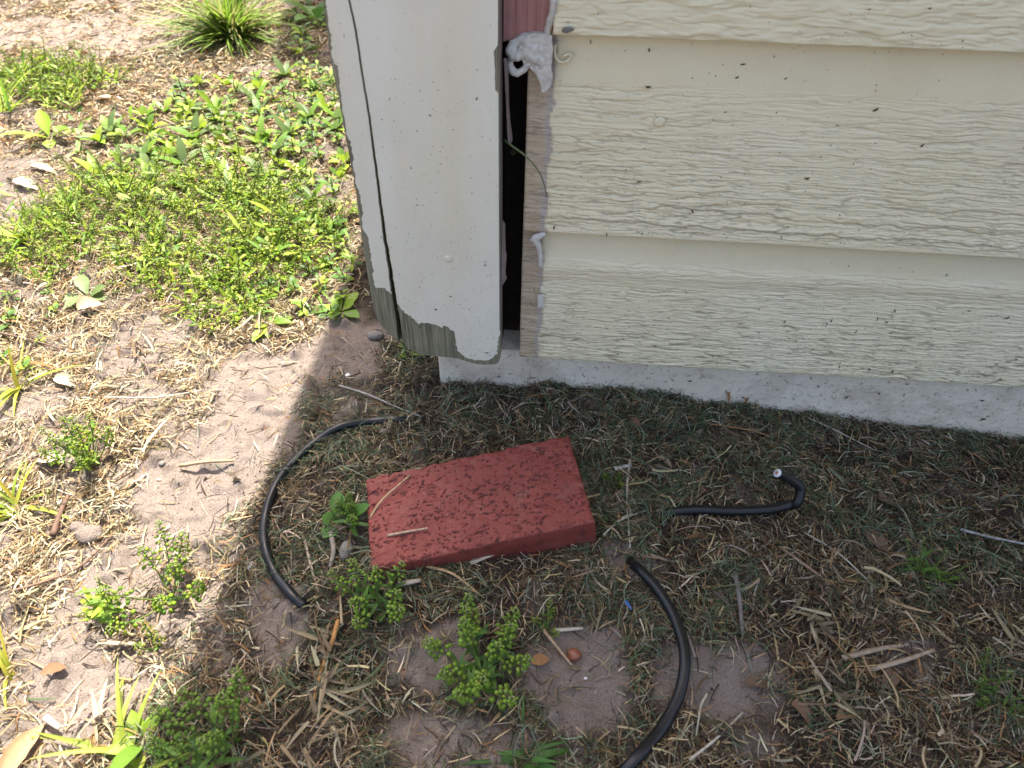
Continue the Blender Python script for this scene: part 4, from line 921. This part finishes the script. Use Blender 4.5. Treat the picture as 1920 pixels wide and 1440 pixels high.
dead_leaf(1465, 1075, 0.022, 0.010, 0.8, B3, 'small brown leaf in straw below the cable stub', 0.6)
dead_leaf(1362, 1108, 0.012, 0.009, 1.2, B1, 'tiny red brown leaf beside the grey twig')
dead_leaf(175, 583, 0.030, 0.020, 0.5, (0.5, 0.36, 0.23), 'pale tan folded leaf below the downy rosette', 0.9, 0.9, 0.3)
dead_leaf(50, 350, 0.045, 0.020, -0.3, (0.55, 0.46, 0.34), 'pale bleached leaf on the sand at the left', 0.5)
dead_leaf(85, 322, 0.05, 0.016, -0.25, (0.5, 0.38, 0.24), 'long tan leaf above the bleached leaf', 0.5)
dead_leaf(130, 722, 0.032, 0.014, -0.2, (0.55, 0.45, 0.30), 'straw coloured leaf in the sunlit litter', 0.7, 0.8)
dead_leaf(100, 868, 0.026, 0.018, 0.2, (0.40, 0.34, 0.26), 'whitish leaf beside the bushy weed', 0.5)
dead_leaf(50, 1415, 0.045, 0.016, 1.4, (0.42, 0.26, 0.14), 'rolled tan leaf in the bottom left corner', 0.4, 1.4)
dead_leaf(110, 1262, 0.018, 0.010, 0.6, B1, 'small brown leaf on the sunlit sand at lower left', 0.8)
dead_leaf(205, 190, 0.045, 0.02, 0.3, (0.55, 0.42, 0.28), 'tan leaf between the upper weed clump and the grass tuft', 0.6)
jl = dead_leaf(960, 900, 0.02, 0.01, 1.2, B2, 'dry leaf lodged in the dark joint'); jl.location = Wl(962, 292, 0.56)

def stick(L, r, label, name='straw', col=(0.45, 0.36, 0.22), cat='straw', n=5, mat='bark', flat=1.0, parent=None):
    m = MB(); P = catmull(L, 5); k = len(P)
    m.tube(P, [r * (1 - 0.35 * i / k) for i in range(k)], n, True, col, flat); o = m.build(name, MT[mat], parent); return tag(o, label, cat)
stick([on_brick(692, 972, -0.001), on_brick(715, 944, 0.003), on_brick(745, 917, 0.004), on_brick(770, 893, 0.002)], 0.0011, 'thin straw lying across the left corner of the brick', col=(0.5, 0.36, 0.2))
stick([on_brick(727, 1006, 0.0016), on_brick(765, 999, 0.002), on_brick(803, 992, 0.0016)], 0.0014, 'short straw resting on top of the brick near its front', col=(0.5, 0.35, 0.24))
def lay(pts, r, label, col=(0.42, 0.34, 0.22), name='straw', cat='straw', h=0.006, flat=1.0):
    stick([at(a, b, h + 0.002 * math.sin(i * 2.1)) for i, (a, b) in enumerate(pts)], r, label, name, col, cat, 5, 'bark', flat)
PALE = (0.47, 0.42, 0.33)
lay([(638, 730), (690, 748), (740, 764), (790, 788)], 0.0013, 'long pale stalk above the left cable loop', (0.36, 0.33, 0.30))
lay([(1375, 1080), (1382, 1130), (1390, 1195)], 0.0024, 'grey twig lying right of the lower cable', (0.22, 0.19, 0.17), 'twig', 'twig')
lay([(1335, 1115), (1360, 1140), (1378, 1165)], 0.002, 'dark bark strip beside the grey twig', (0.15, 0.12, 0.10), 'twig', 'twig')
lay([(1180, 868), (1174, 920), (1176, 965), (1180, 1035)], 0.0013, 'upright pale stalk between brick and cable stub', PALE)
lay([(1795, 1000), (1850, 1014), (1918, 1032)], 0.0016, 'white stalk at the right picture edge', (0.38, 0.37, 0.36))
lay([(1460, 1032), (1520, 1080), (1600, 1138)], 0.0016, 'long brown stalk slanting through the straw at right', (0.33, 0.22, 0.14))
lay([(1500, 1000), (1570, 1048), (1640, 1110)], 0.0011, 'long thin pale straw slanting below the cable stub', PALE)
lay([(1328, 802), (1420, 820), (1490, 850), (1545, 882)], 0.0010, 'thin orange runner stem behind the cable stub', (0.35, 0.2, 0.09))
lay([(1485, 775), (1560, 815), (1640, 848)], 0.0010, 'thin pale runner stem below the slab', PALE)
lay([(1630, 1260), (1690, 1245), (1748, 1222)], 0.0024, 'thick tan straw on bare soil at the lower right', (0.40, 0.31, 0.22), flat=0.6)
lay([(1575, 1240), (1640, 1225), (1700, 1212)], 0.0026, 'crumpled tan blade beside the thick straw at the lower right', (0.36, 0.28, 0.2), flat=0.5)
lay([(636, 1170), (628, 1205), (612, 1240), (602, 1275), (590, 1330)], 0.0022, 'orange dry stalk with leaves at the lower left of the shade', (0.42, 0.22, 0.08))
lay([(1018, 1188), (1045, 1222), (1072, 1252)], 0.0017, 'straw pointing to the red nut', (0.38, 0.27, 0.17))
lay([(800, 1068), (850, 1085), (898, 1118)], 0.0016, 'straw in front of the brick', (0.40, 0.28, 0.15))
lay([(748, 1102), (790, 1096)], 0.003, 'wide pale straw flake in front of the brick', (0.42, 0.37, 0.29), flat=0.4)
lay([(882, 1062), (926, 1047)], 0.0026, 'pale straw flake against the front of the brick', (0.5, 0.44, 0.33), flat=0.4)
lay([(574, 1020), (585, 1065), (597, 1110)], 0.0015, 'thin straw between the cable loop and the brick', (0.42, 0.33, 0.24))
lay([(622, 1005), (628, 1040), (620, 1070)], 0.0026, 'grey straw left of the brick', (0.30, 0.25, 0.2), flat=0.5)
lay([(1040, 1188), (1092, 1186)], 0.002, 'short pale straw above the red nut', PALE, flat=0.5)
lay([(1130, 1010), (1160, 985), (1215, 960)], 0.0011, 'straw touching the right end of the brick', PALE)
lay([(1150, 890), (1182, 880)], 0.003, 'pale folded blade beside the right end of the brick', (0.42, 0.40, 0.36), flat=0.4)
lay([(0, 630), (70, 648), (120, 660)], 0.0015, 'dark twig in the litter at the left edge', (0.16, 0.11, 0.08), 'twig', 'twig')
lay([(105, 1010), (118, 975), (128, 930)], 0.003, 'brown twig below the bushy weed', (0.16, 0.10, 0.07), 'twig', 'twig')
lay([(30, 1120), (100, 1095), (160, 1062), (215, 1010)], 0.0014, 'long bent twig on the sunlit sand', (0.2, 0.13, 0.09), 'twig', 'twig')
lay([(340, 880), (390, 872), (440, 868)], 0.0022, 'tan stalk on the sunlit sand near the cable loop', (0.42, 0.3, 0.18))
lay([(470, 472), (520, 462), (560, 458)], 0.0018, 'bleached stalk in the weed patch', (0.6, 0.55, 0.48))
lay([(265, 108), (290, 104), (312, 98)], 0.0034, 'pale bark strip on sand near the top grass tuft', (0.5, 0.38, 0.24), flat=0.5)
lay([(200, 752), (300, 755), (380, 735)], 0.0010, 'fine pale stem in the sunlit litter', (0.55, 0.48, 0.38))
lay([(205, 1212), (258, 1215)], 0.0022, 'short tan straw beside the tiny pod weed', (0.5, 0.38, 0.24), flat=0.5)
lay([(90, 1350), (120, 1372)], 0.0028, 'pale straw flake at the lower left', (0.62, 0.52, 0.40), flat=0.4)
lay([(1290, 1430), (1340, 1390), (1390, 1340)], 0.0012, 'long straw on the bottom soil right of the cable', PALE)
lay([(1285, 1190), (1300, 1240)], 0.0018, 'grey straw beside the lower cable', (0.26, 0.23, 0.2), flat=0.5)
# dry blade bunches
def bunch(px, py, n, L, wd, label, seed, cols=[(0.30, 0.24, 0.14), (0.22, 0.17, 0.1), (0.36, 0.31, 0.2), (0.17, 0.13, 0.08)]):
    rnd = random.Random(seed); e = empty('dry_grass_bunch', at(px, py, 0.002)); tag(e, label, 'dry grass')
    for k in range(n):
        V, F = leaf_geo(L * rnd.uniform(.5, 1.1), wd * rnd.uniform(.7, 1.3), 'grass', 0.8, rnd.uniform(-.2, 1.2), 7, wave=0.02, seed=seed + k)
        mt = Matrix.Translation((rnd.gauss(0, L * .3), rnd.gauss(0, L * .3), 0.003 + rnd.random() * 0.008)) @ Matrix.Rotation(rnd.uniform(0, 6.28), 4, 'Z') @ Matrix.Rotation(-rnd.uniform(0.0, .35), 4, 'Y') @ Matrix.Rotation(rnd.uniform(-.8, .8), 4, 'X')
        m = MB(); m.add(xf(V, mt), F, jit(rnd.choice(cols), rnd)); m.build('dry_blade', MT['deadleaf'], e)
bunch(612, 1290, 16, 0.034, 0.0034, 'bunch of curled dry blades at the lower left of the shade', 5)
bunch(600, 1210, 9, 0.03, 0.0034, 'bunch of dry blades below the cable loop end', 6)
bunch(1535, 1180, 16, 0.03, 0.003, 'tangle of curled dry blades in the lower right', 7)
bunch(1560, 1300, 12, 0.032, 0.003, 'dry blade bunch at the bottom right', 8)
bunch(1880, 1200, 10, 0.03, 0.003, 'dry blade bunch at the right picture edge', 9)
bunch(560, 1410, 12, 0.034, 0.0034, 'dry blade bunch at the bottom edge left of centre', 10)
bunch(190, 1345, 9, 0.035, 0.0034, 'sunlit dry blade bunch at the lower left', 12, [(0.5, 0.4, 0.25), (0.42, 0.32, 0.2)])

# blade sticking out of the joint
m = MB(); P = catmull([Wl(945, 262, 0.53), Wl(958, 272, 0.520), Wl(985, 292, 0.516), Wl(1008, 318, 0.520), Wl(1020, 345, 0.528), Wl(1025, 370, 0.532)], 5)
m.tube(P, [0.0009 * (1 - 0.6 * i / len(P)) for i in range(len(P))], 5, True, (0.22, 0.27, 0.12)); tag(m.build('grass_stalk', MT['green']), 'thin green grass blade poking out of the open joint', 'grass')

def pebble(px, py, r, mat, label, name='pebble', cat='stone', sq=(1, .8, .55), rz=0.0, seed=0, dz=0.0):
    bm = bmesh.new(); bmesh.ops.create_icosphere(bm, subdivisions=3, radius=1)
    for v in bm.verts:
        q = v.co.copy(); k = 1 + 0.35 * (float(fbm(np.array([q.x * 1.3 + seed + 9]), np.array([q.y * 1.3 + q.z * 1.7 + 5]), 3, seed)[0]) - .5)
        v.co = Vector((q.x * sq[0], q.y * sq[1], q.z * sq[2])) * r * k
    me = bpy.data.meshes.new(name); bm.to_mesh(me); bm.free(); me.materials.append(MT[mat]); me.polygons.foreach_set('use_smooth', [True] * len(me.polygons))
    o = link(bpy.data.objects.new(name, me)); o.location = at(px, py, r * sq[2] * 0.5 + dz); o.rotation_euler = (0, 0, rz); return tag(o, label, cat)
pebble(650, 1035, 0.0085, 'stone', 'flat grey stone at the left end of the brick', sq=(.75, 1.25, .5), seed=1, dz=0.002)
pebble(705, 634, 0.009, 'stone', 'grey stone lying at the foot of the corner board', sq=(1.1, .7, .6), seed=2)
pebble(1076, 1231, 0.0058, 'nut', 'round red brown nut on the bare soil', 'nut', 'nut', (1, .9, .85), seed=3, dz=0.001)
pebble(652, 706, 0.0034, 'shell', 'tiny white shell on the shaded soil below the corner board', 'shell', 'shell', (.8, 1.1, .5), seed=4, dz=0.001)
pebble(722, 816, 0.0052, 'ground', 'pale tan pebble beside the cable loop', sq=(1, .8, .6), seed=5, dz=0.003)
pebble(172, 1005, 0.012, 'ground', 'sandy clod of soil on the sunlit ground', 'soil_clod', 'soil', (1.1, .8, .6), seed=6)
pebble(150, 990, 0.008, 'ground', 'smaller sandy clod behind the larger one', 'soil_clod', 'soil', (1.0, .8, .6), seed=7)
pebble(1105, 1222, 0.0016, 'stone', 'tiny grey pebble near the red nut', 'pebble', 'stone', seed=8)
pebble(1098, 1272, 0.0013, 'shell', 'white grit grain on the bare shaded soil', 'pebble', 'stone', seed=9)
pebble(470, 1062, 0.0038, 'shell', 'pale bluish scrap left of the cable loop', 'pebble', 'stone', (.6, 1.3, .5), seed=11)
pebble(300, 861, 0.0035, 'stone', 'small round pebble on the sunlit sand', 'pebble', 'stone', seed=12)
stick([at(1170, 1132, 0.006), at(1176, 1140, 0.006), at(1182, 1148, 0.005)], 0.0017, 'tiny scrap of blue plastic beside the lower cable', 'plastic_scrap', (0.1, 0.3, 0.8), 'plastic', 6, 'blue')
